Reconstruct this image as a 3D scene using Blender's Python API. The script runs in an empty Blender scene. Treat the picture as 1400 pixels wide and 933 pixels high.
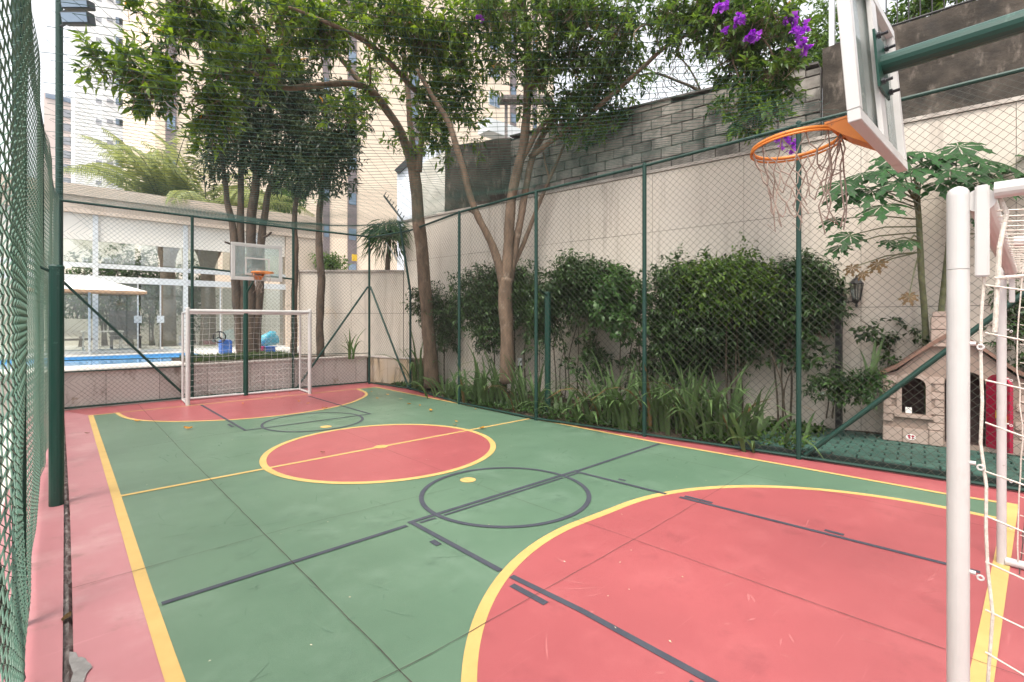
import bpy, bmesh, math, random
import numpy as np
from mathutils import Vector, Matrix, noise
R_ = math.radians
rnd = random.Random(7)
nrg = np.random.default_rng(11)
S = bpy.context.scene
COL = S.collection

# ------------------------------------------------------------------ camera
ANG = 0.74941                      # heading: the court's long axis lies 42.9 degrees left of the view
FPX, HORIZ, EYE = 677.13, 438.27, 1.8
cam = bpy.data.cameras.new('camera')
cam.sensor_width = 36; cam.lens = FPX / 1400 * 36
cam.shift_y = -(466.5 - HORIZ) / 1400
cam.clip_start = 0.02; cam.clip_end = 2000
co = bpy.data.objects.new('camera', cam); COL.objects.link(co)
co.location = (0, 0, EYE); co.rotation_euler = (math.pi/2, 0, -ANG)
S.camera = co
# ------------------------------------------------------------------ sky, sun, exposure
SUN_EL, SUN_AZ = R_(62), R_(-112)   # azimuth from +Y towards +X
w = bpy.data.worlds.new('World'); S.world = w; w.use_nodes = True
wn = w.node_tree.nodes; wl_ = w.node_tree.links
bg = wn['Background']; sky = wn.new('ShaderNodeTexSky'); sky.sky_type = 'NISHITA'
sky.sun_disc = False; sky.sun_elevation = SUN_EL; sky.sun_rotation = SUN_AZ
sky.air_density = 1.0; sky.dust_density = 3.0; sky.ozone_density = 1.0
hs = wn.new('ShaderNodeHueSaturation'); hs.inputs['Saturation'].default_value = 0.16
wl_.new(sky.outputs[0], hs.inputs['Color']); wl_.new(hs.outputs[0], bg.inputs[0])
bg.inputs[1].default_value = 0.15
sl = bpy.data.lights.new('sun', 'SUN'); sl.energy = 1.5; sl.angle = R_(20); sl.color = (1, .93, .82)
so = bpy.data.objects.new('sun', sl); COL.objects.link(so)
sdir = Vector((math.sin(SUN_AZ)*math.cos(SUN_EL), math.cos(SUN_AZ)*math.cos(SUN_EL), math.sin(SUN_EL)))
so.rotation_euler = sdir.to_track_quat('Z', 'Y').to_euler(); so.location = sdir*60
vs = S.view_settings; vs.view_transform = 'Standard'; vs.look = 'None'; vs.gamma = 1; vs.use_curve_mapping = False
vs.exposure = 1.5
S.cycles.max_bounces = 8; S.cycles.transparent_max_bounces = 24

# ------------------------------------------------------------------ survey helpers: photo sighting + a distance -> a point of the place
_F = (math.sin(ANG), math.cos(ANG)); _R = (math.cos(ANG), -math.sin(ANG))
def ray(x, y):
    u = (x-700)/FPX
    return Vector((_F[0]+u*_R[0], _F[1]+u*_R[1], -(y-HORIZ)/FPX))
def at(x, y, d): return Vector((0, 0, EYE)) + ray(x, y)*d
def onZ(x, y, z=0.0): r = ray(x, y); return at(x, y, (z-EYE)/r.z)
def onY(x, y, Y): r = ray(x, y); return at(x, y, Y/r.y)
def wallX(Y): return 9.28 - .136*Y                 # the retaining wall runs at a slight angle to the court
def onW(x, y, off=0.0):
    r = ray(x, y); return at(x, y, (9.28+off)/(r.x + .136*r.y))

# ------------------------------------------------------------------ object helpers
def link(o, parent=None):
    COL.objects.link(o)
    if parent is not None: o.parent = parent
    return o
def tag(o, label=None, cat=None, group=None, kind=None):
    if label: o['label'] = label
    if cat: o['category'] = cat
    if group: o['group'] = group
    if kind: o['kind'] = kind
    return o
def thing(name, label, cat, loc=(0, 0, 0), group=None, rotz=0):
    o = bpy.data.objects.new(name, None); COL.objects.link(o); o.empty_display_size = .2
    o.location = loc; o.rotation_euler = (0, 0, rotz)
    return tag(o, label, cat, group)
def wloc(o):
    v = Vector((0, 0, 0))
    while o is not None: v += o.location; o = o.parent
    return v

class MB:
    def __init__(s): s.v = []; s.f = []
    def add(s, vs, fs):
        n = len(s.v); s.v += [tuple(v) for v in vs]; s.f += [tuple(i+n for i in f) for f in fs]; return s
    def box(s, x0, y0, z0, x1, y1, z1):
        return s.add([(x0,y0,z0),(x1,y0,z0),(x1,y1,z0),(x0,y1,z0),(x0,y0,z1),(x1,y0,z1),(x1,y1,z1),(x0,y1,z1)],
                     [(0,3,2,1),(4,5,6,7),(0,1,5,4),(1,2,6,5),(2,3,7,6),(3,0,4,7)])
    def obox(s, c, ux, uy, uz, hx, hy, hz):
        c = Vector(c); ux, uy, uz = Vector(ux).normalized(), Vector(uy).normalized(), Vector(uz).normalized()
        P = []
        for k in (-1, 1):
            for (i, j) in ((-1,-1),(1,-1),(1,1),(-1,1)): P.append(c+ux*hx*i+uy*hy*j+uz*hz*k)
        return s.add(P, [(0,3,2,1),(4,5,6,7),(0,1,5,4),(1,2,6,5),(2,3,7,6),(3,0,4,7)])
    def bar(s, a, b, wd, ht, up=(0,0,1)):
        a, b = Vector(a), Vector(b); d = b-a; sx = d.cross(Vector(up))
        if sx.length < 1e-6: sx = Vector((1,0,0))
        return s.obox((a+b)/2, d, sx, sx.cross(d), d.length/2, wd/2, ht/2)
    def tube(s, pts, r, n=8, cap=True, closed=False):
        pts = [Vector(p) for p in pts]; m = len(pts)
        rs = [r]*m if not hasattr(r, '__len__') else list(r)
        V = []; prev = None
        for i, p in enumerate(pts):
            if closed: t = pts[(i+1) % m]-pts[i-1]
            else: t = (pts[min(i+1, m-1)]-pts[max(i-1, 0)])
            t = t.normalized() if t.length > 1e-9 else Vector((0,0,1))
            if prev is None:
                a = Vector((0,0,1)) if abs(t.z) < .9 else Vector((1,0,0))
                nx = t.cross(a).normalized()
            else:
                nx = prev - t*prev.dot(t)
                nx = nx.normalized() if nx.length > 1e-6 else t.cross(Vector((0,0,1))).normalized()
            prev = nx; ny = t.cross(nx)
            for k in range(n):
                a = 2*math.pi*k/n; V.append(p+nx*(rs[i]*math.cos(a))+ny*(rs[i]*math.sin(a)))
        F = []
        for i in range(m if closed else m-1):
            j = (i+1) % m
            for k in range(n): F.append((i*n+k, i*n+(k+1) % n, j*n+(k+1) % n, j*n+k))
        if cap and not closed: F.append(tuple(range(n-1, -1, -1))); F.append(tuple((m-1)*n+k for k in range(n)))
        return s.add(V, F)
    def lathe(s, c, prof, n=16):
        c = Vector(c); V = []; m = len(prof)
        for (r, z) in prof:
            for k in range(n): a = 2*math.pi*k/n; V.append(c+Vector((r*math.cos(a), r*math.sin(a), z)))
        F = [(i*n+k, i*n+(k+1) % n, (i+1)*n+(k+1) % n, (i+1)*n+k) for i in range(m-1) for k in range(n)]
        F.append(tuple(range(n-1, -1, -1))); F.append(tuple((m-1)*n+k for k in range(n)))
        return s.add(V, F)
    def poly_prism(s, pts, ext):
        pts = [Vector(p) for p in pts]; n = len(pts); e = Vector(ext)
        return s.add(pts+[p+e for p in pts], [tuple(range(n-1, -1, -1)), tuple(range(n, 2*n))]+[(i, (i+1) % n, n+(i+1) % n, n+i) for i in range(n)])
    def build(s, name, mat, parent=None, origin=None, smooth=False, bevel=0, kind=None, world=True):
        off = Vector((0, 0, 0))
        if parent is not None and world: off = wloc(parent)
        loc = Vector((0, 0, 0))
        if origin is not None: loc = Vector(origin)-off if parent is not None else Vector(origin); off = Vector(origin)
        me = bpy.data.meshes.new(name)
        me.from_pydata([(v[0]-off.x, v[1]-off.y, v[2]-off.z) for v in s.v], [], s.f)
        if bevel:
            bm = bmesh.new(); bm.from_mesh(me)
            bmesh.ops.bevel(bm, geom=list(bm.edges), offset=bevel, segments=2, affect='EDGES', clamp_overlap=True)
            bm.to_mesh(me); bm.free()
        me.materials.append(mat)
        if smooth: me.shade_smooth()
        o = bpy.data.objects.new(name, me); o.location = loc; link(o, parent)
        if kind: o['kind'] = kind
        return o

# ------------------------------------------------------------------ materials
def mat(name, c, c2=None, scale=4, rough=.7, bump=0., bscale=40, spec=.4, metal=0, detail=5, stretch=None, objvar=0.,
        stain=None, stscale=1.5, stlo=.52, sthi=.68, ststretch=None, st2=None, st2scale=8, st2lo=.62, st2hi=.7, local=False):
    m = bpy.data.materials.new(name); m.use_nodes = True
    N = m.node_tree.nodes; L = m.node_tree.links; b = N['Principled BSDF']
    b.inputs['Roughness'].default_value = rough; b.inputs['Metallic'].default_value = metal
    b.inputs['Specular IOR Level'].default_value = spec
    if local: src = N.new('ShaderNodeTexCoord').outputs['Object']
    else: src = N.new('ShaderNodeNewGeometry').outputs['Position']
    def coord(st):
        if not st: return src
        mp = N.new('ShaderNodeMapping'); mp.inputs['Scale'].default_value = st; L.new(src, mp.inputs[0]); return mp.outputs[0]
    def ns(sc, det, st):
        t = N.new('ShaderNodeTexNoise'); t.inputs['Scale'].default_value = sc; t.inputs['Detail'].default_value = det
        t.inputs['Roughness'].default_value = .62; L.new(coord(st), t.inputs['Vector']); return t.outputs[0]
    def mix(fac, a, bcol):
        x = N.new('ShaderNodeMix'); x.data_type = 'RGBA'
        L.new(fac, x.inputs[0])
        for i, q in ((6, a), (7, bcol)):
            if isinstance(q, tuple): x.inputs[i].default_value = (*q, 1)
            else: L.new(q, x.inputs[i])
        return x.outputs[2]
    def ramp(v, lo, hi):
        r = N.new('ShaderNodeMapRange'); r.inputs[1].default_value = lo; r.inputs[2].default_value = hi; r.interpolation_type = 'SMOOTHSTEP'
        L.new(v, r.inputs[0]); return r.outputs[0]
    c2 = c2 or tuple(min(1, x*.8) for x in c)
    col = mix(ramp(ns(scale, detail, stretch), .3, .7), c, c2)
    if stain: col = mix(ramp(ns(stscale, 7, ststretch), stlo, sthi), col, stain)
    if st2: col = mix(ramp(ns(st2scale, 4, None), st2lo, st2hi), col, st2)
    if objvar:
        oi = N.new('ShaderNodeObjectInfo'); h = N.new('ShaderNodeHueSaturation')
        mr = N.new('ShaderNodeMapRange'); mr.inputs[3].default_value = 1-objvar; mr.inputs[4].default_value = 1+objvar
        L.new(oi.outputs['Random'], mr.inputs[0]); L.new(mr.outputs[0], h.inputs['Value']); L.new(col, h.inputs['Color']); col = h.outputs[0]
    L.new(col, b.inputs['Base Color'])
    if bump:
        bp = N.new('ShaderNodeBump'); bp.inputs['Strength'].default_value = bump; bp.inputs['Distance'].default_value = .01
        L.new(ns(bscale, 6, None), bp.inputs['Height']); L.new(bp.outputs[0], b.inputs['Normal'])
    return m
def leafmat(name, ca, cb, cc=None, trans=.3, rough=.42):
    m = bpy.data.materials.new(name); m.use_nodes = True
    N = m.node_tree.nodes; L = m.node_tree.links; b = N['Principled BSDF']; out = N['Material Output']
    at_ = N.new('ShaderNodeAttribute'); at_.attribute_name = 'tone'
    cr = N.new('ShaderNodeValToRGB'); e = cr.color_ramp.elements
    e[0].color = (*ca, 1); e[1].color = (*cb, 1); e[1].position = .8 if cc else 1
    if cc: q = e.new(.97); q.color = (*cc, 1)
    L.new(at_.outputs['Fac'], cr.inputs[0]); L.new(cr.outputs[0], b.inputs['Base Color'])
    b.inputs['Roughness'].default_value = rough; b.inputs['Specular IOR Level'].default_value = .32
    tr = N.new('ShaderNodeBsdfTranslucent'); hv = N.new('ShaderNodeHueSaturation'); hv.inputs['Value'].default_value = 1.8; hv.inputs['Hue'].default_value = .485; hv.inputs['Saturation'].default_value = 1.15
    L.new(cr.outputs[0], hv.inputs['Color']); L.new(hv.outputs[0], tr.inputs[0])
    ms = N.new('ShaderNodeMixShader'); ms.inputs[0].default_value = trans
    L.new(b.outputs[0], ms.inputs[1]); L.new(tr.outputs[0], ms.inputs[2]); L.new(ms.outputs[0], out.inputs[0])
    return m
def glassmat(name, tint=(.93, .97, .95), refl=.06, dust=0.):
    m = bpy.data.materials.new(name); m.use_nodes = True
    N = m.node_tree.nodes; L = m.node_tree.links; N.remove(N['Principled BSDF'])
    t = N.new('ShaderNodeBsdfTransparent'); t.inputs[0].default_value = (*tint, 1)
    g = N.new('ShaderNodeBsdfGlossy'); g.inputs['Roughness'].default_value = .03
    f = N.new('ShaderNodeFresnel'); f.inputs[0].default_value = 1.35
    ad = N.new('ShaderNodeMath'); ad.operation = 'ADD'; ad.inputs[1].default_value = refl; L.new(f.outputs[0], ad.inputs[0])
    ms = N.new('ShaderNodeMixShader'); L.new(ad.outputs[0], ms.inputs[0]); L.new(t.outputs[0], ms.inputs[1]); L.new(g.outputs[0], ms.inputs[2]); res = ms
    if dust:
        df = N.new('ShaderNodeBsdfDiffuse'); df.inputs[0].default_value = (.62, .66, .63, 1); tl2 = N.new('ShaderNodeBsdfTranslucent'); tl2.inputs[0].default_value = (.62, .66, .63, 1); m1 = N.new('ShaderNodeMixShader'); L.new(df.outputs[0], m1.inputs[1]); L.new(tl2.outputs[0], m1.inputs[2])
        res = N.new('ShaderNodeMixShader'); res.inputs[0].default_value = dust; L.new(ms.outputs[0], res.inputs[1]); L.new(m1.outputs[0], res.inputs[2])
    L.new(res.outputs[0], N['Material Output'].inputs[0]); return m

GREEN, GREEN2 = (.108, .182, .120), (.090, .158, .103)
RED, RED2 = (.355, .088, .094), (.320, .078, .084)
def courtmat(name, c, c2, worn, dark):
    m = mat(name, c, c2, scale=.9, rough=.36, bump=.10, bscale=160, spec=.6, stain=worn, stscale=1.5, stlo=.48, sthi=.74, st2=dark, st2scale=3.1, st2lo=.55, st2hi=.78)
    N = m.node_tree.nodes; L = m.node_tree.links; b = N['Principled BSDF']
    # scuffs: long thin pale marks from shoes and balls
    prev = b.inputs['Base Color'].links[0].from_socket
    g = N.new('ShaderNodeNewGeometry')
    for ang, sc, off in ((.5, (.9, 15, 1), 0), (-.9, (1.3, 22, 1), 7), (1.7, (1.0, 18, 1), 15), (2.6, (1.6, 30, 1), 31)):
        mp = N.new('ShaderNodeMapping'); mp.inputs['Rotation'].default_value = (0, 0, ang); mp.inputs['Scale'].default_value = sc; mp.inputs['Location'].default_value = (off, off, 0)
        wv = N.new('ShaderNodeTexNoise'); wv.inputs['Scale'].default_value = 1.3; wv.inputs['Detail'].default_value = 2; wv.inputs['Distortion'].default_value = .7
        L.new(g.outputs['Position'], mp.inputs[0]); L.new(mp.outputs[0], wv.inputs[0])
        r = N.new('ShaderNodeMapRange'); r.inputs[1].default_value = .70; r.inputs[2].default_value = .80; r.inputs[4].default_value = .16; L.new(wv.outputs[0], r.inputs[0])
        x = N.new('ShaderNodeMix'); x.data_type = 'RGBA'; L.new(r.outputs[0], x.inputs[0]); L.new(prev, x.inputs[6]); x.inputs[7].default_value = (*[min(1, q*1.35+.10) for q in c], 1)
        prev = x.outputs[2]
    L.new(prev, b.inputs['Base Color'])
    return m
M = {}
M['green'] = courtmat('court_green', GREEN, GREEN2, (.130, .205, .143), (.083, .142, .096))
M['red'] = courtmat('court_red', RED, RED2, (.385, .105, .110), (.285, .070, .076))
M['pink'] = courtmat('court_red_glare', (.44, .185, .20), (.39, .155, .17), (.48, .26, .265), (.26, .13, .125))  # red margin paint with the glare from the left put into its colour
M['yellow'] = mat('line_yellow', (.55, .372, .135), (.49, .325, .11), scale=3, rough=.6, stain=(.60, .40, .14), stscale=5, stlo=.6, sthi=.8)
M['black'] = mat('line_black', (.046, .050, .066), (.060, .064, .080), scale=6, rough=.6, stain=(.09, .085, .09), stscale=9, stlo=.62, sthi=.8)
M['joint'] = mat('joint_dark', (.045, .04, .035), (.09, .07, .06), scale=9, rough=.9)
M['conc'] = mat('rough_concrete', (.20, .175, .165), (.10, .085, .08), scale=14, rough=.95, bump=.9, bscale=60, stain=(.33, .30, .28), stscale=9)
M['patch'] = mat('cement_patch', (.27, .26, .25), (.18, .17, .165), scale=12, rough=.95, bump=.5)
M['ground'] = mat('ground', (.22, .20, .18), (.15, .14, .12), scale=.5, rough=.95)
M['soil'] = mat('soil', (.075, .050, .032), (.035, .025, .016), scale=9, rough=1, bump=1, bscale=50)
M['plaster'] = mat('plaster', (.56, .50, .43), (.51, .45, .38), scale=.7, rough=.85, bump=.08, bscale=60, stain=(.33, .285, .24), stscale=1.3, stlo=.50, sthi=.76, ststretch=(3.4, 3.4, .22), st2=(.55, .44, .32), st2scale=1.3, st2lo=.62, st2hi=.85)
M['cap'] = mat('coping', (.48, .43, .38), (.30, .26, .23), scale=3, rough=.9, bump=.3)
M['mould'] = mat('mould_render', (.026, .021, .016), (.072, .058, .046), scale=2.6, rough=.95, bump=.7, bscale=30, stain=(.17, .14, .115), stscale=2.6, stlo=.52, sthi=.74, ststretch=(2.2, 2.2, 1.0), st2=(.025, .022, .019), st2scale=3, st2lo=.5, st2hi=.75)
M['peel'] = mat('peeling_white', (.62, .60, .54), (.50, .48, .42), scale=2, rough=.9, stain=(.22, .2, .17), stscale=1.6, stlo=.62, sthi=.72)
M['block'] = mat('concrete_block', (.27, .25, .222), (.165, .150, .132), scale=5, rough=.95, bump=.6, bscale=50, objvar=.28, stain=(.06, .055, .048), stscale=.9, stlo=.46, sthi=.66, ststretch=(1.6, 1.6, 1.1))
M['mortar'] = mat('mortar', (.14, .13, .12), (.06, .055, .05), scale=3, rough=1, bump=.5)
M['granite'] = mat('granite_panel', (.56, .51, .47), (.46, .415, .375), scale=30, rough=.8, bump=.15, bscale=90, objvar=.06, stain=(.26, .21, .175), stscale=1.8, stlo=.55, sthi=.75, ststretch=(2.8, 2.8, .6), st2=(.22, .16, .09), st2scale=1.3, st2lo=.62, st2hi=.72)
M['stainedplaster'] = mat('stained_plaster', (.46, .39, .31), (.40, .31, .20), scale=2.2, rough=.9, bump=.2, stain=(.17, .14, .10), stscale=2.2, stlo=.5, sthi=.72, ststretch=(2.5, 2.5, .5))
M['fgreen'] = mat('fence_paint', (.009, .036, .027), (.012, .040, .030), scale=12, rough=.5, spec=.3, stain=(.045, .07, .055), stscale=18, stlo=.62, sthi=.72)
M['polegreen'] = mat('pole_paint', (.006, .044, .031), (.008, .046, .033), scale=7, rough=.36, spec=.4, stain=(.04, .10, .075), stscale=14, stlo=.62, sthi=.74)
M['wire'] = mat('pvc_wire', (.045, .055, .043), (.07, .065, .05), scale=10, rough=.5, spec=.4)
M['wireL'] = mat('pvc_wire_near', (.060, .135, .095), (.085, .14, .10), scale=8, rough=.42, spec=.5, stain=(.10, .09, .06), stscale=14, stlo=.66, sthi=.74)
M['net'] = mat('green_nylon', (.02, .075, .06), (.03, .09, .07), scale=9, rough=.5)
M['white'] = mat('white_enamel', (.53, .512, .495), (.485, .467, .45), scale=4, rough=.36, spec=.5, stain=(.37, .335, .30), stscale=5, stlo=.56, sthi=.78, ststretch=(1, 1, .5), st2=(.30, .24, .19), st2scale=22, st2lo=.70, st2hi=.76)
M['rope'] = mat('rope', (.72, .67, .60), (.56, .50, .43), scale=90, rough=.95, bump=.6, bscale=200)
M['rope_old'] = mat('old_rope', (.33, .25, .21), (.20, .15, .12), scale=60, rough=.95)
M['netwhite'] = mat('white_net_cord', (.70, .68, .65), (.6, .58, .55), scale=20, rough=.9)
M['orange'] = mat('hoop_orange', (.62, .20, .028), (.55, .165, .025), scale=6, rough=.4, spec=.5, stain=(.16, .07, .04), stscale=16, stlo=.62, sthi=.70)
M['acrylic'] = glassmat('acrylic', (.88, .95, .93), .05, .24)
M['glass'] = glassmat('window_glass', (.92, .95, .93), .12, .10)
M['steel'] = mat('dark_steel', (.05, .05, .055), rough=.4, metal=.6)
M['bark'] = mat('bark', (.20, .135, .092), (.105, .072, .05), scale=9, rough=.95, bump=1.0, bscale=26, stretch=(1, 1, .3), stain=(.26, .20, .15), stscale=4, stlo=.55, sthi=.75)
M['barkdark'] = mat('bark_dark', (.12, .082, .058), (.055, .040, .03), scale=10, rough=1, bump=1.0, bscale=24, stretch=(1, 1, .35))
M['stem'] = mat('shrub_stem', (.075, .055, .035), (.04, .03, .02), scale=12, rough=1)
M['palmtrunk'] = mat('palm_trunk', (.24, .19, .14), (.14, .11, .08), scale=6, rough=1, bump=1, bscale=14, stretch=(1, 1, 4))
M['leafA'] = leafmat('leaf_broad', (.016, .044, .008), (.140, .215, .036), (.42, .22, .03), .45)
M['leafB'] = leafmat('leaf_tree', (.014, .040, .010), (.105, .172, .036), (.40, .20, .03), .42)
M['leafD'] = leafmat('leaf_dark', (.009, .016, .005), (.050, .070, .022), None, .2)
M['leafS'] = leafmat('leaf_hedge', (.008, .024, .006), (.066, .125, .034), None, .15, .38)
M['leafL'] = leafmat('leaf_light', (.024, .062, .012), (.120, .200, .034), None, .30)
M['leafM'] = leafmat('leaf_mid', (.018, .052, .014), (.080, .155, .042), None, .22)
M['leafP'] = leafmat('leaf_palm', (.15, .19, .07), (.30, .33, .13), None, .35)
M['leafG'] = leafmat('leaf_ground', (.02, .05, .012), (.06, .13, .025), None, .2)
M['flower'] = leafmat('petal_purple', (.22, .03, .36), (.42, .10, .56), None, .35, .6)
def plain_leaf(name, c, c2, tr=.25):
    m = mat(name, c, c2, scale=7, rough=.55, spec=.25, local=True, objvar=.22, stretch=(1, 1, .25))
    N = m.node_tree.nodes; L = m.node_tree.links; b = N['Principled BSDF']
    t = N.new('ShaderNodeBsdfTranslucent'); t.inputs[0].default_value = (*[min(1, q*1.7) for q in c], 1)
    ms = N.new('ShaderNodeMixShader'); ms.inputs[0].default_value = tr
    L.new(b.outputs[0], ms.inputs[1]); L.new(t.outputs[0], ms.inputs[2]); L.new(ms.outputs[0], N['Material Output'].inputs[0]); return m
M['blade'] = plain_leaf('strap_leaf', (.105, .165, .060), (.050, .092, .030))
M['papaya'] = plain_leaf('papaya_leaf', (.026, .085, .020), (.015, .055, .014), .2)
M['papdry'] = plain_leaf('dry_leaf', (.15, .09, .035), (.10, .06, .025))
M['yleaf'] = plain_leaf('yellow_leaf', (.55, .27, .03), (.42, .17, .02), .15)
M['papstem'] = mat('papaya_stem', (.17, .18, .09), (.10, .11, .05), scale=12, rough=.8, bump=.4)
M['petiole'] = mat('petiole', (.13, .14, .06), (.10, .10, .05), rough=.6)
M['tile'] = mat('green_tile', (.045, .105, .082), (.036, .085, .068), scale=8, rough=.6, bump=.2, objvar=.12, stain=(.06, .12, .095), stscale=4)
M['tilejoint'] = mat('tile_joint', (.012, .022, .018), rough=1)
M['toystone'] = mat('toy_stone', (.44, .34, .285), (.38, .29, .24), scale=9, rough=.65, bump=.25, bscale=50, objvar=.10)
M['toywall'] = mat('toy_wall', (.30, .225, .18), (.25, .185, .15), scale=7, rough=.65, bump=.2, bscale=40)
M['toyroof'] = mat('toy_roof', (.23, .13, .095), (.19, .105, .075), scale=7, rough=.6, bump=.2)
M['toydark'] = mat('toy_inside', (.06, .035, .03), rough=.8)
M['toyred'] = mat('toy_red', (.36, .012, .045), (.31, .01, .04), scale=5, rough=.4)
M['toyyellow'] = mat('toy_yellow', (.7, .45, .03), rough=.4)
M['toyblue'] = mat('toy_blue', (.05, .17, .55), (.045, .15, .48), rough=.4)
M['toyaqua'] = mat('toy_aqua', (.08, .42, .55), (.15, .5, .6), scale=3, rough=.3)
M['toypink'] = mat('toy_pink', (.75, .10, .30), rough=.4)
M['toygreen'] = mat('toy_green', (.30, .60, .08), rough=.4)
M['pavbeam'] = mat('pavilion_stone', (.66, .55, .45), (.60, .49, .39), scale=1.2, rough=.85, bump=.15, stain=(.40, .32, .25), stscale=1.5, ststretch=(1.2, 1.2, 3), stlo=.55, sthi=.75)
M['cream'] = mat('cream_render', (.80, .76, .68), (.76, .71, .63), scale=.8, rough=.9)
M['alu'] = mat('white_aluminium', (.66, .68, .68), (.6, .62, .62), scale=3, rough=.4, spec=.5)
M['deck'] = mat('pool_deck', (.62, .59, .54), (.55, .52, .47), scale=3, rough=.9, bump=.1)
M['pooltile'] = mat('pool_wall', (.12, .36, .62), rough=.4)
wm = mat('pool_water', (.05, .26, .55), (.08, .33, .62), scale=2.5, rough=.07, spec=.5, bump=.25, bscale=6); M['water'] = wm
M['grass'] = leafmat('grass_blade', (.03, .06, .015), (.08, .13, .03), None, .25)
M['brick'] = mat('beige_tile', (.80, .66, .52), (.76, .62, .485), scale=.3, rough=.8, st2=(.73, .585, .455), st2scale=9, st2lo=.5, st2hi=.7)
M['strip'] = mat('mauve_tile', (.19, .155, .155), (.15, .12, .125), scale=4, rough=.6)
M['twhite'] = mat('tower_white', (.80, .80, .80), (.75, .75, .76), scale=.15, rough=.85)
M['tpink'] = mat('tower_pink', (.70, .58, .52), (.65, .53, .48), scale=.2, rough=.85)
M['house'] = mat('house_white', (.74, .77, .83), (.68, .71, .77), scale=.8, rough=.85)
M['wglass'] = mat('window_blue', (.10, .15, .22), (.20, .27, .36), scale=.6, rough=.12, spec=.6)
M['wgrey'] = mat('window_grey', (.34, .35, .38), (.27, .28, .31), scale=.5, rough=.25)
M['iron'] = mat('black_iron', (.012, .012, .014), (.02, .018, .018), scale=20, rough=.5, spec=.4)
M['lampglass'] = glassmat('lamp_glass', (.8, .82, .78), .12)
M['canvas'] = mat('canvas', (.82, .80, .76), (.78, .75, .70), scale=2, rough=.9)
M['orangecloth'] = mat('orange_cloth', (.55, .33, .19), rough=.9)
M['sofa'] = mat('charcoal_fabric', (.05, .05, .055), rough=.95)
M['fixture'] = mat('flood_housing', (.035, .042, .045), (.05, .055, .06), rough=.5)
M['sign'] = mat('sign_yellow', (.75, .48, .03), rough=.5)

# ------------------------------------------------------------------ leaf clouds (numpy)
def unit(a): return a/np.maximum(np.linalg.norm(a, axis=1, keepdims=True), 1e-9)
def leaves_mesh(name, mat_, parent, P, D, Nn, Ln, Wd, tone, droop=.25, kind='stuff'):
    n = len(P); off = np.array(wloc(parent)) if parent is not None else np.zeros(3)
    D = unit(D); Sx = unit(np.cross(D, Nn)); Up = np.cross(Sx, D)
    L = Ln[:, None]; Wm = Wd[:, None]
    base = P; mid = P+D*L*.48+Up*L*.04; tip = P+D*L-Up*L*droop
    lf = P+D*L*.42-Sx*Wm*.5+Up*L*.09; rt = P+D*L*.42+Sx*Wm*.5+Up*L*.09
    V = np.stack([base, mid, tip, lf, rt], 1).reshape(-1, 3)-off
    tri = np.array([[0, 4, 1], [0, 1, 3], [1, 4, 2], [1, 2, 3]])
    T = (np.arange(n)[:, None, None]*5+tri[None]).reshape(-1)
    me = bpy.data.meshes.new(name); nf = n*4
    me.vertices.add(n*5); me.vertices.foreach_set('co', V.astype(np.float32).reshape(-1))
    me.loops.add(nf*3); me.loops.foreach_set('vertex_index', T.astype(np.int32))
    me.polygons.add(nf); me.polygons.foreach_set('loop_start', np.arange(nf, dtype=np.int32)*3)
    me.update(calc_edges=True)
    a = me.attributes.new('tone', 'FLOAT', 'FACE'); a.data.foreach_set('value', np.repeat(tone, 4).astype(np.float32))
    me.materials.append(mat_)
    o = bpy.data.objects.new(name, me); link(o, parent)
    if kind: o['kind'] = kind
    return o
def leaf_cloud(parent, mat_, blobs, per=9, ll=.14, lw=.045, twig=.22, shell=.45, gap=.0, name='foliage', droop=.25, gapscale=1.1, twigmat=None, updir=.35, dens=1.0, big=1.0, jit=.18):
    """blobs: (centre, (ra, rb, rc) along view-right, depth, up, number of twigs)"""
    C = []; O = []; blobs = [(c, r, int(k*dens)) for c, r, k in blobs]; ll *= big; lw *= big
    for (c, (ra, rb, rc), k) in blobs:
        c = np.array(c); got = 0; tries = 0
        while got < k and tries < k*6:
            tries += 1
            v = nrg.normal(size=3); v /= np.linalg.norm(v); r = nrg.random()**shell
            q = c+np.array([v[0]*ra*_R[0]+v[1]*rb*_F[0], v[0]*ra*_R[1]+v[1]*rb*_F[1], v[2]*rc])*r*(1+jit*nrg.normal())
            if gap and noise.noise(Vector(q)*gapscale) < gap-.5: continue
            C.append(q); O.append(v); got += 1
    C = np.array(C); O = np.array(O); m = len(C)
    TD = unit(O*.8+nrg.normal(size=(m, 3))*.55+np.array([0, 0, updir]))
    idx = np.repeat(np.arange(m), per); tpos = np.tile(np.linspace(.1, 1, per), m)[:, None]
    axis = TD[idx]; ref = unit(np.cross(axis, nrg.normal(size=(m*per, 3))))
    P = C[idx]+axis*tpos*twig*(0.7+.6*nrg.random((m*per, 1)))
    D = unit(axis*(.25+.5*tpos)+ref*.9+np.array([0, 0, -.12])+nrg.normal(size=(m*per, 3))*.15)
    Nn = unit(np.array([0, 0, 1.0])+nrg.normal(size=(m*per, 3))*.45)
    n = m*per; Ln = ll*(.6+.65*nrg.random(n)); Wd = Ln*(lw/ll)*(.8+.4*nrg.random(n))
    ct = np.clip(nrg.normal(.42, .24, m), 0, 1)[idx]; tone = np.clip(ct+nrg.normal(0, .14, n), 0, .78); tone[nrg.random(n) < .002] = 1.0
    o = leaves_mesh(name, mat_, parent, P, D, Nn, Ln, Wd, tone, droop)
    if twigmat:
        b = MB()
        for i in range(m): b.tube([C[i]-TD[i]*twig*.9-np.array([0, 0, .05]), C[i], C[i]+TD[i]*twig*.8], [.006, .004, .002], 3, cap=False)
        b.build('twigs', twigmat, parent, kind='stuff')
    return o
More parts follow.
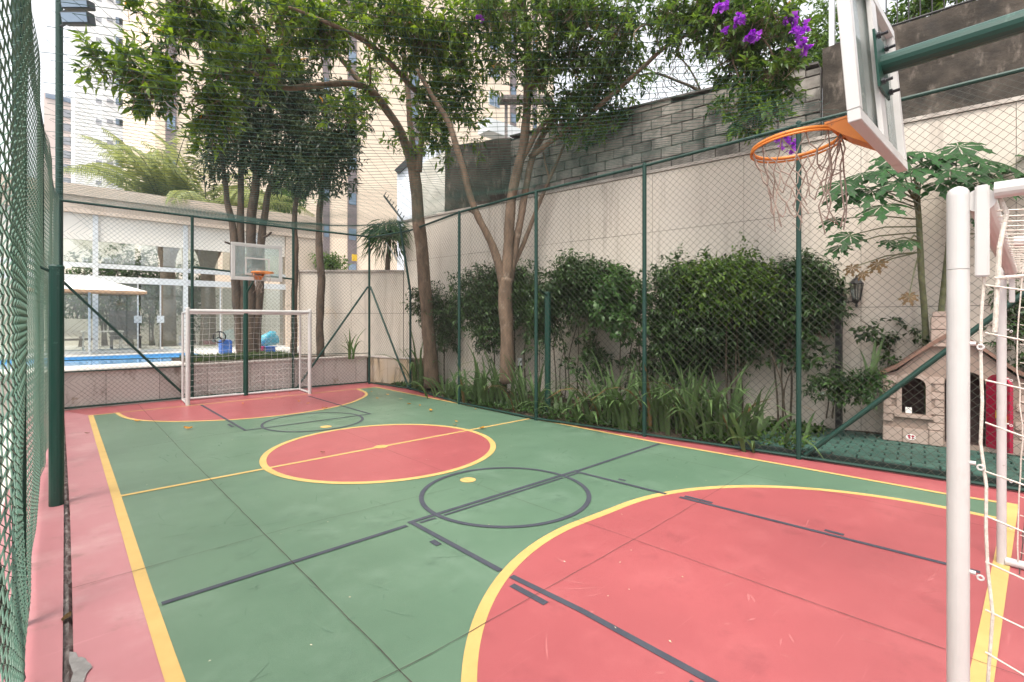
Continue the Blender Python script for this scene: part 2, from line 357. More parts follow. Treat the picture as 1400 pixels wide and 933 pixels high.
def blob(x, y, d, rx, ry, rd, k):      # a lump of crown sighted at (x, y), d metres off, rx by ry as seen, rd deep
    return (tuple(at(x, y, d)), (rx*d/FPX, rd, ry*d/FPX), k)
def limb(b, pts, seg=5, n=9, wob=.03, seed=0):
    """smooth tapered limb through (x, y, d, r) sightings"""
    Q = [(at(x, y, d), r) for (x, y, d, r) in pts]
    P = []; Rr = []
    for i in range(len(Q)-1):
        p0 = Q[max(i-1, 0)][0]; p1, r1 = Q[i]; p2, r2 = Q[i+1]; p3 = Q[min(i+2, len(Q)-1)][0]
        for k in range(seg):
            t = k/seg
            P.append(.5*((2*p1)+(p2-p0)*t+(2*p0-5*p1+4*p2-p3)*t*t+(3*p1-p0-3*p2+p3)*t**3)); Rr.append(r1+(r2-r1)*t)
    P.append(Q[-1][0]); Rr.append(Q[-1][1])
    for i in range(1, len(P)-1):
        P[i] = P[i]+Vector((noise.noise(P[i]*1.7+Vector((seed, 0, 0))), noise.noise(P[i]*1.7+Vector((0, seed, 5))), 0))*wob
        Rr[i] *= 1+.14*noise.noise(P[i]*3.3)
    b.tube(P, Rr, n); return P

# ================================================================== SETTING
def sheet(name, pts, z, m, parent=None, label=None, kind='structure'):
    b = MB(); b.add([(x, y, z) for x, y in pts], [tuple(range(len(pts)))])
    o = b.build(name, m, parent)
    if kind and parent is None: o['kind'] = kind
    return o
b = MB(); b.add([(-160, -60, -.12), (120, -60, -.12), (120, 180, -.12), (-160, 180, -.12)], [(0, 1, 2, 3)]); g = b.build('ground', M['ground'], kind='structure')
# fence foot line (measured), from far corner to behind the camera
FR = [(6.61, 13.05), (6.82, 11.2), (6.41, 8.55), (6.39, 6.23), (6.73, 4.22), (7.10, 2.17), (7.47, -.30), (7.76, -2.2)]
court = thing('sports_court', None, None, (0, 0, 0)); court['kind'] = 'structure'
b = MB(); pts = [(.084, -3), (.084, 3.3), (.104, 4.5), (.130, 6.24), (.19, 13.35), (6.7, 13.35)]+[(x+.06, y) for x, y in FR[1:]]+[(7.75, -3)]
b.poly_prism([(x, y, -.12) for x, y in pts][::-1], (0, 0, .12)); b.build('red_margin', M['red'], court)
LL = [(.452, -3), (.452, 3.2), (.458, 4.15), (.487, 6.43), (.548, 12.28)]          # left sideline
GE = [(.084, -3), (.084, 3.3), (.104, 4.5), (.130, 6.24), (.19, 13.2)]              # edge of the slab along the gutter
sheet('left_margin', GE+[(x, y) for x, y in LL[::-1]], .0018, M['pink'], court)
sheet('green_field', [(x, max(y, .22)) for x, y in LL]+[(6.41, 12.26), (6.46, 6.26), (6.53, 3.86), (6.62, 2.84), (6.69, 2.0), (6.78, .71), (6.86, .22)], .002, M['green'], court)
def ring(b, cx, cy, ax, ay, wd, z, a0=0, a1=2*math.pi, n=96):
    V = []; 
    for i in range(n+1):
        a = a0+(a1-a0)*i/n; c, s = math.cos(a), math.sin(a)
        V += [(cx+(ax-wd)*c, cy+(ay-wd)*s, z), (cx+ax*c, cy+ay*s, z)]
    b.add(V, [(2*i, 2*i+1, 2*i+3, 2*i+2) for i in range(n)])
def disc(b, cx, cy, ax, ay, z, a0=0, a1=2*math.pi, n=96):
    V = [(cx+ax*math.cos(a0+(a1-a0)*i/n), cy+ay*math.sin(a0+(a1-a0)*i/n), z) for i in range(n+(a1-a0 < 6))]
    b.add(V, [tuple(range(len(V)))])
def strip(b, x0, y0, x1, y1, wd, z):
    d = Vector((x1-x0, y1-y0, 0)); s = Vector((-d.y, d.x, 0)).normalized()*wd/2; p, q = Vector((x0, y0, z)), Vector((x1, y1, z))
    b.add([p-s, q-s, q+s, p+s], [(0, 1, 2, 3)])
CC = (3.451, 6.358, 1.577)
def arcs(inset, lc, rc, lr, rr_, y0):                  # goal area: a quarter circle about each post and a short straight between
    L = [(lc[0]+(lr-inset)*math.cos(a), lc[1]+(lr-inset)*math.sin(a)) for a in np.linspace(math.pi, math.pi/2, 40)]
    Rr = [(rc[0]+(rr_-inset)*math.cos(a), rc[1]+(rr_-inset)*math.sin(a)) for a in np.linspace(math.pi/2, 0, 40)]
    return [(L[0][0], y0)]+L+Rr+[(Rr[-1][0], y0)]
def spline(P, n=8):
    out = []
    for i in range(len(P)-1):
        p0, p1, p2, p3 = [Vector((*P[min(max(k, 0), len(P)-1)], 0)) for k in (i-1, i, i+1, i+2)]
        for k in range(n): t = k/n; q = .5*((2*p1)+(p2-p0)*t+(2*p0-5*p1+4*p2-p3)*t*t+(3*p1-p0-3*p2+p3)*t**3); out.append((q.x, q.y))
    return out+[P[-1]]
def band(b, A, B, z):
    V = []
    for p, q in zip(A, B): V += [(p[0], p[1], z), (q[0], q[1], z)]
    b.add(V, [(2*i, 2*i+1, 2*i+3, 2*i+2) for i in range(len(A)-1)])
def inset(P, wd):
    out = []
    for i, p in enumerate(P):
        a, c = P[max(i-1, 0)], P[min(i+1, len(P)-1)]; t = Vector((c[0]-a[0], c[1]-a[1])).normalized(); out.append((p[0]-t.y*wd, p[1]+t.x*wd))
    return out
ND = [arcs(k, (3.344, .475), (3.95, .455), 2.384, 2.372, .22) for k in (0, .08, .04)]
FD = spline([(.90, 12.25), (.983, 11.52), (1.215, 10.93), (1.70, 10.39), (2.52, 9.92), (3.50, 9.79), (4.44, 10.05), (5.19, 10.62), (5.70, 11.32), (5.90, 12.22)])
b = MB(); disc(b, CC[0], CC[1], CC[2]-.03, CC[2]-.03, .004); b.build('centre_circle_paint', M['red'], court)
b = MB(); b.add([(x, y, .004) for x, y in ND[2]][::-1], [tuple(range(len(ND[2])))]); b.build('near_goal_area', M['red'], court)
q = inset(FD, .035); b = MB(); b.add([(x, y, .004) for x, y in q], [tuple(range(len(q)))]); b.build('far_goal_area', M['red'], court)
y_ = MB()
for (x0, y0), (x1, y1) in zip(LL[:-1], LL[1:]): strip(y_, x0, max(y0, .18), x1, y1, .076, .006)
SL = [(6.40, 12.26), (6.46, 6.26), (6.53, 3.86), (6.62, 2.84), (6.69, 2.0), (6.78, .71), (6.87, .19)]
for (x0, y0), (x1, y1) in zip(SL[:-1], SL[1:]): strip(y_, x0, y0, x1, y1, .06, .006)
strip(y_, .52, 12.26, 6.42, 12.25, .05, .0062); strip(y_, .43, .215, 6.90, .215, .09, .0062)
strip(y_, .52, 6.43, 6.44, 6.40, .058, .0067)
ring(y_, CC[0], CC[1], CC[2], CC[2], .08, .0062)
band(y_, ND[1], ND[0], .0057); band(y_, FD, inset(FD, .07), .0057)
disc(y_, 3.43, 6.42, .095, .095, .0072, n=24); disc(y_, 3.434, 4.417, .088, .088, .006, n=24); disc(y_, 3.40, 8.26, .095, .095, .006, n=24)
y_.build('yellow_line', M['yellow'], court)
k_ = MB(); z = .0078
strip(k_, .512, 3.808, 2.275, 3.795, .044, z); strip(k_, 2.315, 3.838, 4.61, 3.803, .046, z); strip(k_, 4.60, 3.79, 6.48, 3.81, .044, z+.0003)
strip(k_, 2.395, 3.772, 2.557, 3.768, .030, z); strip(k_, 2.65, 3.766, 4.27, 3.742, .030, z); strip(k_, 4.30, 3.742, 4.56, 3.738, .030, z)
strip(k_, 2.345, 3.815, 2.358, 2.655, .048, z+.0005); strip(k_, 2.362, 2.545, 2.40, 1.95, .048, z+.0005); strip(k_, 2.40, 1.95, 2.40, .30, .048, z+.0006)
strip(k_, 4.56, 3.785, 4.65, 2.66, .046, z+.0005); strip(k_, 4.67, 2.52, 4.84, .31, .046, z+.0005)
strip(k_, 2.27, 3.397, 2.268, 3.293, .054, z); strip(k_, 2.286, 2.458, 2.294, 2.148, .050, z); strip(k_, 2.31, 1.2, 2.315, 1.05, .05, z)
strip(k_, 4.735, 2.50, 4.755, 2.22, .045, z); strip(k_, 4.845, 1.28, 4.85, 1.14, .045, z); strip(k_, 4.70, 3.28, 4.705, 3.19, .04, z)
ring(k_, 3.465, 3.826, .886, .886, .048, z+.0009); ring(k_, 3.419, 8.843, .849, .849, .045, z+.0009)
strip(k_, 2.30, 8.874, 4.50, 8.80, .045, z); strip(k_, 2.318, 8.85, 2.330, 12.2, .045, z+.0005); strip(k_, 4.478, 8.79, 4.463, 11.9, .045, z+.0005)
strip(k_, 2.24, 9.3, 2.24, 9.6, .045, z)
k_.build('black_line', M['black'], court)
# scuffs: short pale strokes left by shoes and balls
def scuffs(n, col, inside_, name, seed):
    q = random.Random(seed); b = MB()
    while len(b.f) < n*4:
        x, y = q.uniform(.6, 6.3), .5+11.2*q.random()**1.5
        if not inside_(x, y): continue
        a = q.uniform(0, 3.14); L = q.choice((.05, .08, .10, .14, .22, .32)); wv = q.uniform(.0018, .006)*(1 if L > .1 else 1.6); cu = q.uniform(-.5, .5)/max(L, .1)*.4; V = []
        for k in range(5):
            t = L*(k/4-.5); aa = a+cu*t; p = (x+t*math.cos(aa), y+t*math.sin(aa)); h = wv*math.sin(math.pi*(k+.35)/4.7); V += [(p[0]-h*math.sin(aa), p[1]+h*math.cos(aa), .0052), (p[0]+h*math.sin(aa), p[1]-h*math.cos(aa), .0052)]
        b.add(V, [(2*k, 2*k+2, 2*k+3, 2*k+1) for k in range(4)])
    b.build(name, mat(name, col, tuple(v*.86 for v in col), scale=30, rough=.6), court, kind='stuff')
def in_red(x, y): return (x-CC[0])**2+(y-CC[1])**2 < 1.45**2 or (y < 2.5 and (x-3.6)**2+(y-.45)**2 < 2.25**2) or (y > 10 and (x-3.4)**2+(y-12.2)**2 < 2.3**2)
scuffs(210, (.135, .215, .150), lambda x, y: not in_red(x, y) and abs((x-CC[0])**2+(y-CC[1])**2-2.4) > .5 and abs(math.hypot(x-3.6, y-.45)-2.5) > .3, 'scuff_on_green', 3)
scuffs(110, (.435, .135, .135), in_red, 'scuff_on_red', 8)
j_ = MB(); z = .0095
def crack(x0, y0, x1, y1, wd, amp=.006):
    n = max(2, int(math.hypot(x1-x0, y1-y0)/.12)); V = []
    d = Vector((x1-x0, y1-y0, 0)).normalized(); s = Vector((-d.y, d.x, 0))
    for i in range(n+1):
        p = Vector((x0+(x1-x0)*i/n, y0+(y1-y0)*i/n, z)); q = p+s*amp*noise.noise(p*5)
        wv = wd*(.7+.9*abs(noise.noise(p*3.1+Vector((9, 2, 1)))))
        V += [q-s*wv/2, q+s*wv/2]
    j_.add(V, [(2*i, 2*i+2, 2*i+3, 2*i+1) for i in range(n)])
crack(1.36, 13.2, 1.315, 8, .005); crack(1.315, 8, 1.305, -1, .0062); crack(3.41, 6.38, 3.41, 3.9, .003); crack(3.41, 3.9, 3.49, 2.3, .0035); crack(3.49, 2.3, 3.62, -1, .0045); crack(5.9, 4, 5.97, -1, .0035); crack(3.50, 9.7, 3.46, 6.45, .003)
z += .0004
crack(.10, 4.43, 1.5, 4.44, .004); crack(1.5, 4.44, 3.2, 4.30, .003); crack(.5, 2.30, 1.5, 2.245, .006); crack(1.5, 2.245, 3.9, 2.297, .0042); crack(3.9, 2.297, 6.4, 2.4, .003); crack(.5, 8.72, 2.3, 8.86, .004); crack(4.5, 8.8, 6.4, 8.78, .004); crack(1.3, 10.9, 6.2, 10.9, .003)
z += .0004
crack(5.0, .12, 7.3, .12, .008)
j_.build('expansion_joint', M['joint'], court)
pp = [(95, 891), (104, 892), (107, 899), (111, 898), (117, 900), (119, 904), (124, 908), (126, 912), (121, 917), (118, 922), (116, 928), (112, 940), (96, 940), (97, 930), (100, 921), (97, 912), (94, 905)]
b = MB(); b.add([onZ(x, y, .0105) for x, y in pp], [tuple(range(len(pp)))]); b.build('cement_patch', M['patch'], court)
# gutter between the court slab and the kerb strip under the left fence
b = MB(); nn = 260; V = []
for i in range(nn+1):
    yy = -3+16.2*i/nn; ge = float(np.interp(yy, [p[1] for p in GE], [p[0] for p in GE])); rg = .006*noise.noise(Vector((yy*7, 3, 1)))
    zz = [-.03+.022*noise.noise(Vector((q*9, yy*11, 1))) for q in (0, .3, .6, 1)]
    V += [(ge-.052+rg, yy, zz[0]), (ge-.036, yy, zz[1]+.004), (ge-.018, yy, zz[2]), (ge+.002, yy, zz[3]-.02)]
b.add(V, [(4*i+k, 4*i+k+1, 4*i+k+5, 4*i+k+4) for i in range(nn) for k in range(3)])
b.build('gutter', M['conc'], kind='structure')
b = MB(); P = [(x-.044, y, -.12) for x, y in GE]+[(-.34, 13.2, -.12), (-.34, -3, -.12)]; b.poly_prism(P[::-1], (0, 0, .116)); b.build('kerb_strip', M['pink'], kind='structure')
# garden bed between the right fence and the retaining wall
b = MB(); nx, ny = 10, 40; V = []
for j in range(ny+1):
    Y = -3+16*j/ny
    x0 = np.interp(Y, [p[1] for p in FR][::-1], [p[0] for p in FR][::-1])+.07; x1 = wallX(Y)+.2
    for i in range(nx+1):
        X = x0+(x1-x0)*i/nx; V.append((X, Y, .0+.10*i/nx+.05*noise.noise(Vector((X*1.5, Y*1.5, 3)))*(i > 0)))
b.add(V, [(j*(nx+1)+i, j*(nx+1)+i+1, (j+1)*(nx+1)+i+1, (j+1)*(nx+1)+i) for j in range(ny) for i in range(nx)])
b.build('garden_bed', M['soil'], smooth=True, kind='structure')

# ------------------------------------------------------------------ retaining wall (white panels) and what stands on it
wdir = Vector((-.136, 1, 0)).normalized(); wnrm = Vector((-1, -.136, 0)).normalized()     # along the wall / towards the court
def W(Y, z, off=0.0): return Vector((wallX(Y), Y, z))+wnrm*off
rw = thing('retaining_wall', 'long white rendered retaining wall behind the garden, with thin panel joints', 'wall', W(5, 0))
def wallbox(b, Y0, Y1, z0, z1, o0, o1):
    P = [W(Y0, z0, o0), W(Y0, z0, o1), W(Y1, z0, o1), W(Y1, z0, o0)]
    b.poly_prism(P, (0, 0, z1-z0))
b = MB(); wallbox(b, -8, 12.75, -.1, 4.64, -.5, -.012); b.build('wall_core', M['mortar'], rw)
ys = [-6.5, -4.8, -3.1, -1.4, .25, 1.9, 3.55, 5.2, 6.85, 8.5, 10.15, 11.8, 12.75]
zs = [-.05, 2.0, 3.52, 4.66]
for a in range(len(ys)-1):
    for k in range(3):
        b = MB(); wallbox(b, ys[a]+.003, ys[a+1]-.003, zs[k]+.004, zs[k+1]-.004, -.012, .002*((a+k) % 2)); b.build('wall_panel', M['plaster'], rw)
b = MB(); wallbox(b, -8, 12.78, 4.665, 4.72, -.5, .03); b.build('coping', M['cap'], rw)

bw = thing('block_wall', 'grey concrete block wall with mould stains on top of the white retaining wall', 'wall', W(5, 4.72))
Yb0, Yb1 = 2.42, 8.75
def ztop(Y): return 5.88+.052*(Y-2.4)
b = MB(); P = [W(Yb0, 4.72, -.06), W(Yb1, 4.72, -.06), W(Yb1, ztop(Yb1)-.03, -.06), W(Yb0, ztop(Yb0)-.03, -.06)]
b.poly_prism(P, -wnrm*.12); b.build('mortar_bed', M['mortar'], bw)
bl, bh = .40, .20; row = 0; z0 = 4.725; blockmesh = {}
def block_piece(u0, u1, za, zb):
    key = (round(u1-u0, 2), round(zb-za, 2))
    if key not in blockmesh:
        q = MB(); hx, hz = (u1-u0)/2, (zb-za)/2; q.obox((0, 0, 0), wdir, wnrm, (0, 0, 1), hx, .04, hz)
        o = q.build('block', M['block'], bw, bevel=.006, world=False); blockmesh[key] = o.data
    else:
        o = bpy.data.objects.new('block', blockmesh[key]); link(o, bw)
    p = W(0, 0, -.045+rnd.uniform(-.004, .010))
    Yc = (u0+u1)/2; o.location = W(Yc, (za+zb)/2, -.045+rnd.uniform(-.006, .012))-bw.location
    o.rotation_euler = (0, 0, 0)
while z0 < 6.3:
    Y = Yb0-(.2 if row % 2 else 0)
    while Y < Yb1-.05:
        Y1 = Y+bl; zz = min(z0+bh-.012, ztop((Y+Y1)/2)-.02)
        if zz-z0 > .07:
            a = max(Y, Yb0)+.006; c = min(Y1, Yb1)-.006
            if c-a > .1: block_piece(round(a, 2), round(a, 2)+round(c-a, 2), z0, z0+round(zz-z0, 1) if zz-z0 < .18 else zz)
        Y = Y1
    z0 += bh; row += 1
b = MB(); P = [W(Yb0+.03, ztop(Yb0), .03), W(Yb1, ztop(Yb1), .03), W(Yb1, ztop(Yb1), -.2), W(Yb0+.03, ztop(Yb0), -.2)]
b.poly_prism(P, (0, 0, .035)); b.build('coping', M['mortar'], bw)

def rough_wall(name, label, Y0, Y1, z0, zt0, zt1, m, seed, thick=.25, off=-.03, amp=.05):
    t = thing(name, label, 'wall', W((Y0+Y1)/2, z0))
    b = MB(); n = 40; k = 14; V = []
    for i in range(n+1):
        Y = Y0+(Y1-Y0)*i/n; zt = zt0+(zt1-zt0)*i/n+amp*.6*noise.noise(Vector((Y*2, seed, 0)))
        for j in range(k+1):
            z = z0+(zt-z0)*j/k; V.append(W(Y, z, off+.03*noise.noise(Vector((Y*3, z*3, seed)))))
        V.append(W(Y, zt, -thick)); V.append(W(Y, z0, -thick))
    s = k+3
    b.add(V, [(i*s+j, i*s+(j+1) % s, (i+1)*s+(j+1) % s, (i+1)*s+j) for i in range(n) for j in range(s)]+[tuple(range(s))[::-1], tuple(n*s+j for j in range(s))])
    b.build('wall_face', m, t, smooth=False); return t
dwr = rough_wall('dark_wall', 'high dark mouldy rendered wall behind the near hoop, iron railing on top', -8, 2.40, 4.725, 6.32, 6.12, M['mould'], 2)
rough_wall('dark_wall', 'dark stained rendered wall behind the forked tree trunks', 8.76, 11.05, 4.725, 6.22, 6.5, M['mould'], 5)
rough_wall('peeling_wall', 'pale wall stub with peeling white render beside the dark wall', 11.06, 12.35, 4.725, 6.4, 6.15, M['peel'], 8, amp=.15)
# railing on the dark wall
rl = thing('iron_railing', 'black iron railing standing on the dark wall above the near backboard', 'railing', W(1, 6.2, -.1))
b = MB(); b.tube([W(2.3, 6.16, -.1), W(-1.5, 6.28, -.1)], .018, 6); b.tube([W(2.3, 7.5, -.1), W(-1.5, 7.6, -.1)], .018, 6); b.build('rail', M['iron'], rl)
for i in range(26):
    Y = 2.25-i*.13; b = MB(); b.tube([W(Y, 6.14, -.1), W(Y, 7.55, -.1)], .009, 5); b.build('baluster', M['iron'], rl)
for Y in (2.28, 2.12):
    b = MB(); p = W(Y, 6.0, -.1); b.box(p.x-.035, p.y-.035, 5.95, p.x+.035, p.y+.035, 7.7); b.build('railing_post', M['alu'], rl)

# back wall behind the planter
ca, cb = Vector((7.55, 12.78, 0)), Vector((5.3, 14.85, 0)); cd = (cb-ca).normalized(); cn = Vector((-cd.y, cd.x, 0)); cn = cn if cn.dot(Vector((-1, -1, 0))) > 0 else -cn
bkw = thing('garden_wall', 'lower white wall behind the far right planter corner', 'wall', (ca+cb)/2)
Lw = (cb-ca).length
b = MB(); b.poly_prism([ca-cn*.012, cb-cn*.012, cb-cn*.2, ca-cn*.2], (0, 0, 3.22)); b.build('wall_core', M['mortar'], bkw)
for i in range(2):
    for k, (z0, z1) in enumerate(((.4, 2.0), (2.01, 3.22))):
        p0 = ca+cd*(Lw*i/2+.004); p1 = ca+cd*(Lw*(i+1)/2-.004); p0.z = p1.z = z0
        b = MB(); b.poly_prism([p0, p1, p1-cn*.012, p0-cn*.012], (0, 0, z1-z0)); b.build('wall_panel', M['plaster'], bkw)
b = MB(); z = Vector((0, 0, 3.222)); b.poly_prism([ca+cn*.04+z, cb+cn*.04+z, cb-cn*.22+z, ca-cn*.22+z], (0, 0, .05)); b.build('coping', M['cap'], bkw)

# ------------------------------------------------------------------ planter behind the far fence, pool, pavilion
pl = thing('stone_planter', 'low planter wall of stained grey granite panels behind the far fence', 'planter', (3, 13.5, 0))
b = MB(); b.box(-6, 13.40, -.1, 6.70, 13.6, .74); b.build('planter_core', M['mortar'], pl)
x = -5.6; i = 0
while x < 6.6:
    x1 = min(x+.92, 6.70); b = MB(); b.box(x+.004, 13.365+.003*(i % 3), -.02, x1-.004, 13.399, .742); b.build('stone_panel', M['stainedplaster' if x1 > 6.9 else 'granite'], pl); x = x1; i += 1
b = MB(); b.box(2.35, 13.34, .744, 6.70, 13.62, .785); b.build('coping', M['granite'], pl)
ra, rb_ = Vector((6.70, 13.36, -.02)), Vector((7.12, 11.72, -.02)); rn = Vector((.97, .25, 0))
for k in range(2):
    p = ra+(rb_-ra)*(k*.5+.003); q = ra+(rb_-ra)*(k*.5+.497); b = MB(); b.poly_prism([p, q, q+rn*.12, p+rn*.12], (0, 0, .76)); b.build('stone_panel', M['stainedplaster'], pl)
b = MB(); b.poly_prism([rb_+rn*.001, rb_+rn*.62, rb_+rn*.62+Vector((0, .12, 0)), rb_+rn*.121+Vector((-.02, .12, 0))], (0, 0, .76)); b.build('stone_panel', M['stainedplaster'], pl)
z = Vector((0, 0, .763)); b = MB(); b.poly_prism([ra-rn*.02+z, rb_-rn*.02+z, rb_+rn*.15+z, ra+rn*.15+z], (0, 0, .04)); b.build('coping', M['granite'], pl)
b = MB(); b.box(2.4, 13.621, -.1, 6.7, 16.2, .775); b.poly_prism([(6.701, 13.3, -.1), (6.701, 14, -.1), (7.5, 13.0, -.1), (7.75, 11.85, -.1), (7.25, 11.85, -.1), (6.84, 13.3, -.1)][::-1], (0, 0, .82)); b.build('planter_soil', M['soil'], kind='structure')
b = MB(); b.box(-9, 13.34, .745, 2.349, 14.75, .785); b.box(-9, 18.7, .60, 9, 40, .78); b.box(3.3, 16.201, .60, 9, 18.7, .779); b.build('pool_deck', M['deck'], kind='structure')
b = MB(); b.add([(-9, 14.75, .70), (3.3, 14.75, .70), (3.3, 18.7, .70), (-9, 18.7, .70)], [(0, 1, 2, 3)]); b.build('pool_water', M['water'], kind='structure')
b = MB(); b.box(-9, 18.66, .3, 3.299, 18.699, .76); b.box(3.26, 14.76, .3, 3.298, 18.659, .76); b.build('pool_wall', M['pooltile'], kind='structure')

pv = thing('pool_pavilion', 'glazed pool pavilion with stone roof beam and white aluminium frames', 'pavilion', (2, 20, .78))
b = MB(); b.box(-9, 19.8, 5.05, 7.9, 20.5, 5.55); b.build('roof_beam', M['pavbeam'], pv)
b = MB(); b.box(-9, 19.7, 5.555, 7.95, 20.6, 5.88); b.build('parapet', M['pavbeam'], pv)
b = MB(); b.box(-9, 19.95, 4.25, 6.6, 20.02, 5.045); b.build('blind_panel', M['cream'], pv)
b = MB(); b.box(6.62, 19.85, .6, 7.85, 20.6, 5.045); b.build('stone_pier', M['pavbeam'], pv)
for zz in (1.75, 2.75, 3.75):
    pass
for xx in (-4, -1.45, 1.0, 3.35, 5.55):
    b = MB(); b.box(xx-.065, 19.88, .782, xx+.065, 20.04, 5.045); b.build('column', M['alu'], pv)
for (za, zb_) in ((3.42, 3.56), (2.98, 3.18)):
    b = MB()
    b.box(-9, 19.90, za, 6.615, 19.99, zb_); b.build('transom', M['alu'], pv)
b = MB(); b.box(-9, 19.92, .782, 6.615, 19.98, .84); b.build('sill', M['alu'], pv)
xs = [-4, -2.7, -1.45, -.2, 1.0, 2.05, 2.65, 3.35, 4.4, 5.55, 6.6]
for a, c in zip(xs[:-1], xs[1:]):
    b = MB(); b.box(a+.075, 19.94, .845, c-.075 if c not in (2.05, 2.65, -.2, -2.7, 4.4) else c-.015, 19.952, 2.975); b.build('glass_panel', M['glass'], pv)
    b = MB(); b.box(a+.075, 19.94, 3.565, c-.075, 19.952, 4.245); b.build('glass_panel', M['glass'], pv)
for xx in (2.05, 2.65, 4.4, -.2, -2.7):
    b = MB(); b.box(xx-.02, 19.93, .845, xx+.02, 19.965, 2.975); b.build('mullion', M['alu'], pv)
for xx in (2.05, 2.65):
    b = MB(); b.box(xx-.10, 19.915, 1.72, xx+.10, 19.928, 1.95); b.build('lock_plate', M['alu'], pv)
# behind the glass: garden wall, house, palms, parasol, furniture
gw = MB(); gw.box(-8, 27, .78, 12, 27.25, 3.35); o = gw.build('boundary_wall', M['cream'], origin=(2, 27, .78)); tag(o, 'cream garden wall seen through the pavilion glass', 'wall')
ph = thing('pale_house', 'pale house with small windows seen through the upper pavilion glass', 'house', (3, 33, 0))
b = MB(); b.box(-6, 33, 0, 6.2, 40, 7.0); b.build('wall', M['cream'], ph)
for (px0, px1, p0, p1) in ((112, 125, 352, 364), (140, 160, 352, 368), (178, 197, 355, 368)):
    A = onY(px0, p0, 33); B_ = onY(px1, p1, 33); b = MB(); b.box(A.x, 32.93, B_.z, B_.x, 33.02, A.z); wf = b.build('window', M['alu'], ph)
    b = MB(); b.box(A.x+.07, 32.915, B_.z+.07, (A.x+B_.x)/2-.03, 32.929, A.z-.07); b.box((A.x+B_.x)/2+.03, 32.915, B_.z+.07, B_.x-.07, 32.929, A.z-.07); b.build('pane', M['wgrey'], wf)

def palm(name, label, px, Y, zc, fronds, group, seed):
    rr = random.Random(seed); p = onY(px, 470, Y); t = thing(name, label, 'palm tree', (p.x, p.y, .78), group)
    b = MB(); b.tube([(p.x, p.y, .7), (p.x+.03, p.y, 2.2), (p.x, p.y, zc-1.2), (p.x, p.y, zc-.5), (p.x, p.y, zc)], [.30, .26, .25, .42, .22], 12); b.build('trunk', M['palmtrunk'], t, smooth=True)
    b = MB()
    for i in range(26):
        a = rr.random()*6.28; q = Vector((p.x, p.y, zc-1.1+rr.random()*.7)); d = Vector((math.cos(a), math.sin(a), 1.6))
        b.tube([q+Vector((d.x, d.y, 0))*.2, q+Vector((d.x*.45, d.y*.45, .5)), q+Vector((d.x*.75, d.y*.75, 1.2))], [.06, .05, .03], 4)
    b.build('frond_bases', M['palmtrunk'], t, kind='stuff')
    for i in range(fronds):
        a = 6.283*i/fronds+rr.uniform(-.2, .2); L = rr.uniform(4.0, 5.4); el = rr.uniform(.85, 1.4)
        P = [Vector((p.x, p.y, zc))]; d = Vector((math.cos(a)*math.cos(el), math.sin(a)*math.cos(el), math.sin(el)))
        for k in range(14): P.append(P[-1]+d*L/14); d = (d+Vector((0, 0, -.135))).normalized()
        b = MB(); b.tube(P, [.035*(1-k/16) for k in range(15)], 4); fr = b.build('frond', M['petiole'], t)
        PP = []; DD = []; NN = []; LL = []
        for k in range(1, 15):
            for h in range(5):
                f = (h/5); q = P[k-1]+(P[k]-P[k-1])*f; tg = (P[k]-P[k-1]).normalized(); sd = tg.cross(Vector((0, 0, 1))).normalized()
                for sg in (-1, 1):
                    PP.append(q); DD.append(sd*sg*.8+tg*.65+Vector((0, 0, -.25-.3*rr.random()))); NN.append(Vector((0, 0, 1))+tg*.2); LL.append(.95*math.sin(math.pi*min(1, (k+f)/15*.85+.12))*rr.uniform(.85, 1.1)+.08)
        n = len(PP); leaves_mesh('leaflets', M['leafP'], fr, np.array(PP), np.array(DD), np.array(NN), np.array(LL), np.full(n, .045), np.clip(nrg.normal(.5, .2, n), 0, 1), .3)
    return t
palm('palm_tree', 'tall palm with feathery fronds arching over the pavilion roof, left of the pair', 229, 23.5, 5.3, 22, None, 1)
palm('palm_tree', 'second palm behind the pavilion glass, nearer the dark trees', 284, 23.0, 5.1, 18, None, 2)

# slim trees behind the glass
for i, (px, Y, h) in enumerate(((108, 25, 3.2), (140, 25.5, 3.6), (176, 25, 3.8), (205, 24.6, 3.6), (262, 25.8, 3.5))):
    p = onY(px, 470, Y); t = thing('slim_tree', ['slim leafy tree behind the glass at the left end of the pavilion', 'slim tree behind the glass, second from the left', 'slim tree behind the glass, beside the lock plates', 'slim tree just left of the first palm trunk, behind glass', 'slim tree between the two palm trunks behind glass'][i], 'tree', (p.x, p.y, .78), 'slim trees behind the pavilion glass')
    b = MB()
    for k in range(4): b.tube([(p.x+.05*k, p.y, .75), (p.x+rnd.uniform(-.2, .2), p.y+rnd.uniform(-.1, .1), 2), (p.x+rnd.uniform(-.5, .5), p.y, .8+h*.9)], [.035, .028, .012], 5)
    b.build('trunk', M['stem'], t)
    leaf_cloud(t, M['leafM'], [((p.x, p.y, .8+h*.62), (1.0, .6, h*.42), 420)], per=8, ll=.15, lw=.06, twig=.18, shell=.6)
pr = thing('parasol', 'large white parasol with orange edge in front of the pavilion glass', 'parasol', onY(122, 478, 19.25))
A = onY(70, 392, 19.25); B_ = onY(198, 404, 19.25); cx = (A.x-.5+B_.x)/2; hw = B_.x-cx; zt = onY(122, 389, 19.25).z; ze = B_.z
b = MB(); V = [(cx, 19.25, zt+.25)]+[(cx+sx*hw, 19.25+sy*.5, ze+.10) for sx, sy in ((-1, -1), (1, -1), (1, 1), (-1, 1))]+[(cx+sx*hw, 19.25+sy*.5, ze+.02) for sx, sy in ((-1, -1), (1, -1), (1, 1), (-1, 1))]
b.add(V[:5], [(0, 1, 2), (0, 2, 3), (0, 3, 4), (0, 4, 1)]); b.build('canopy', M['canvas'], pr)
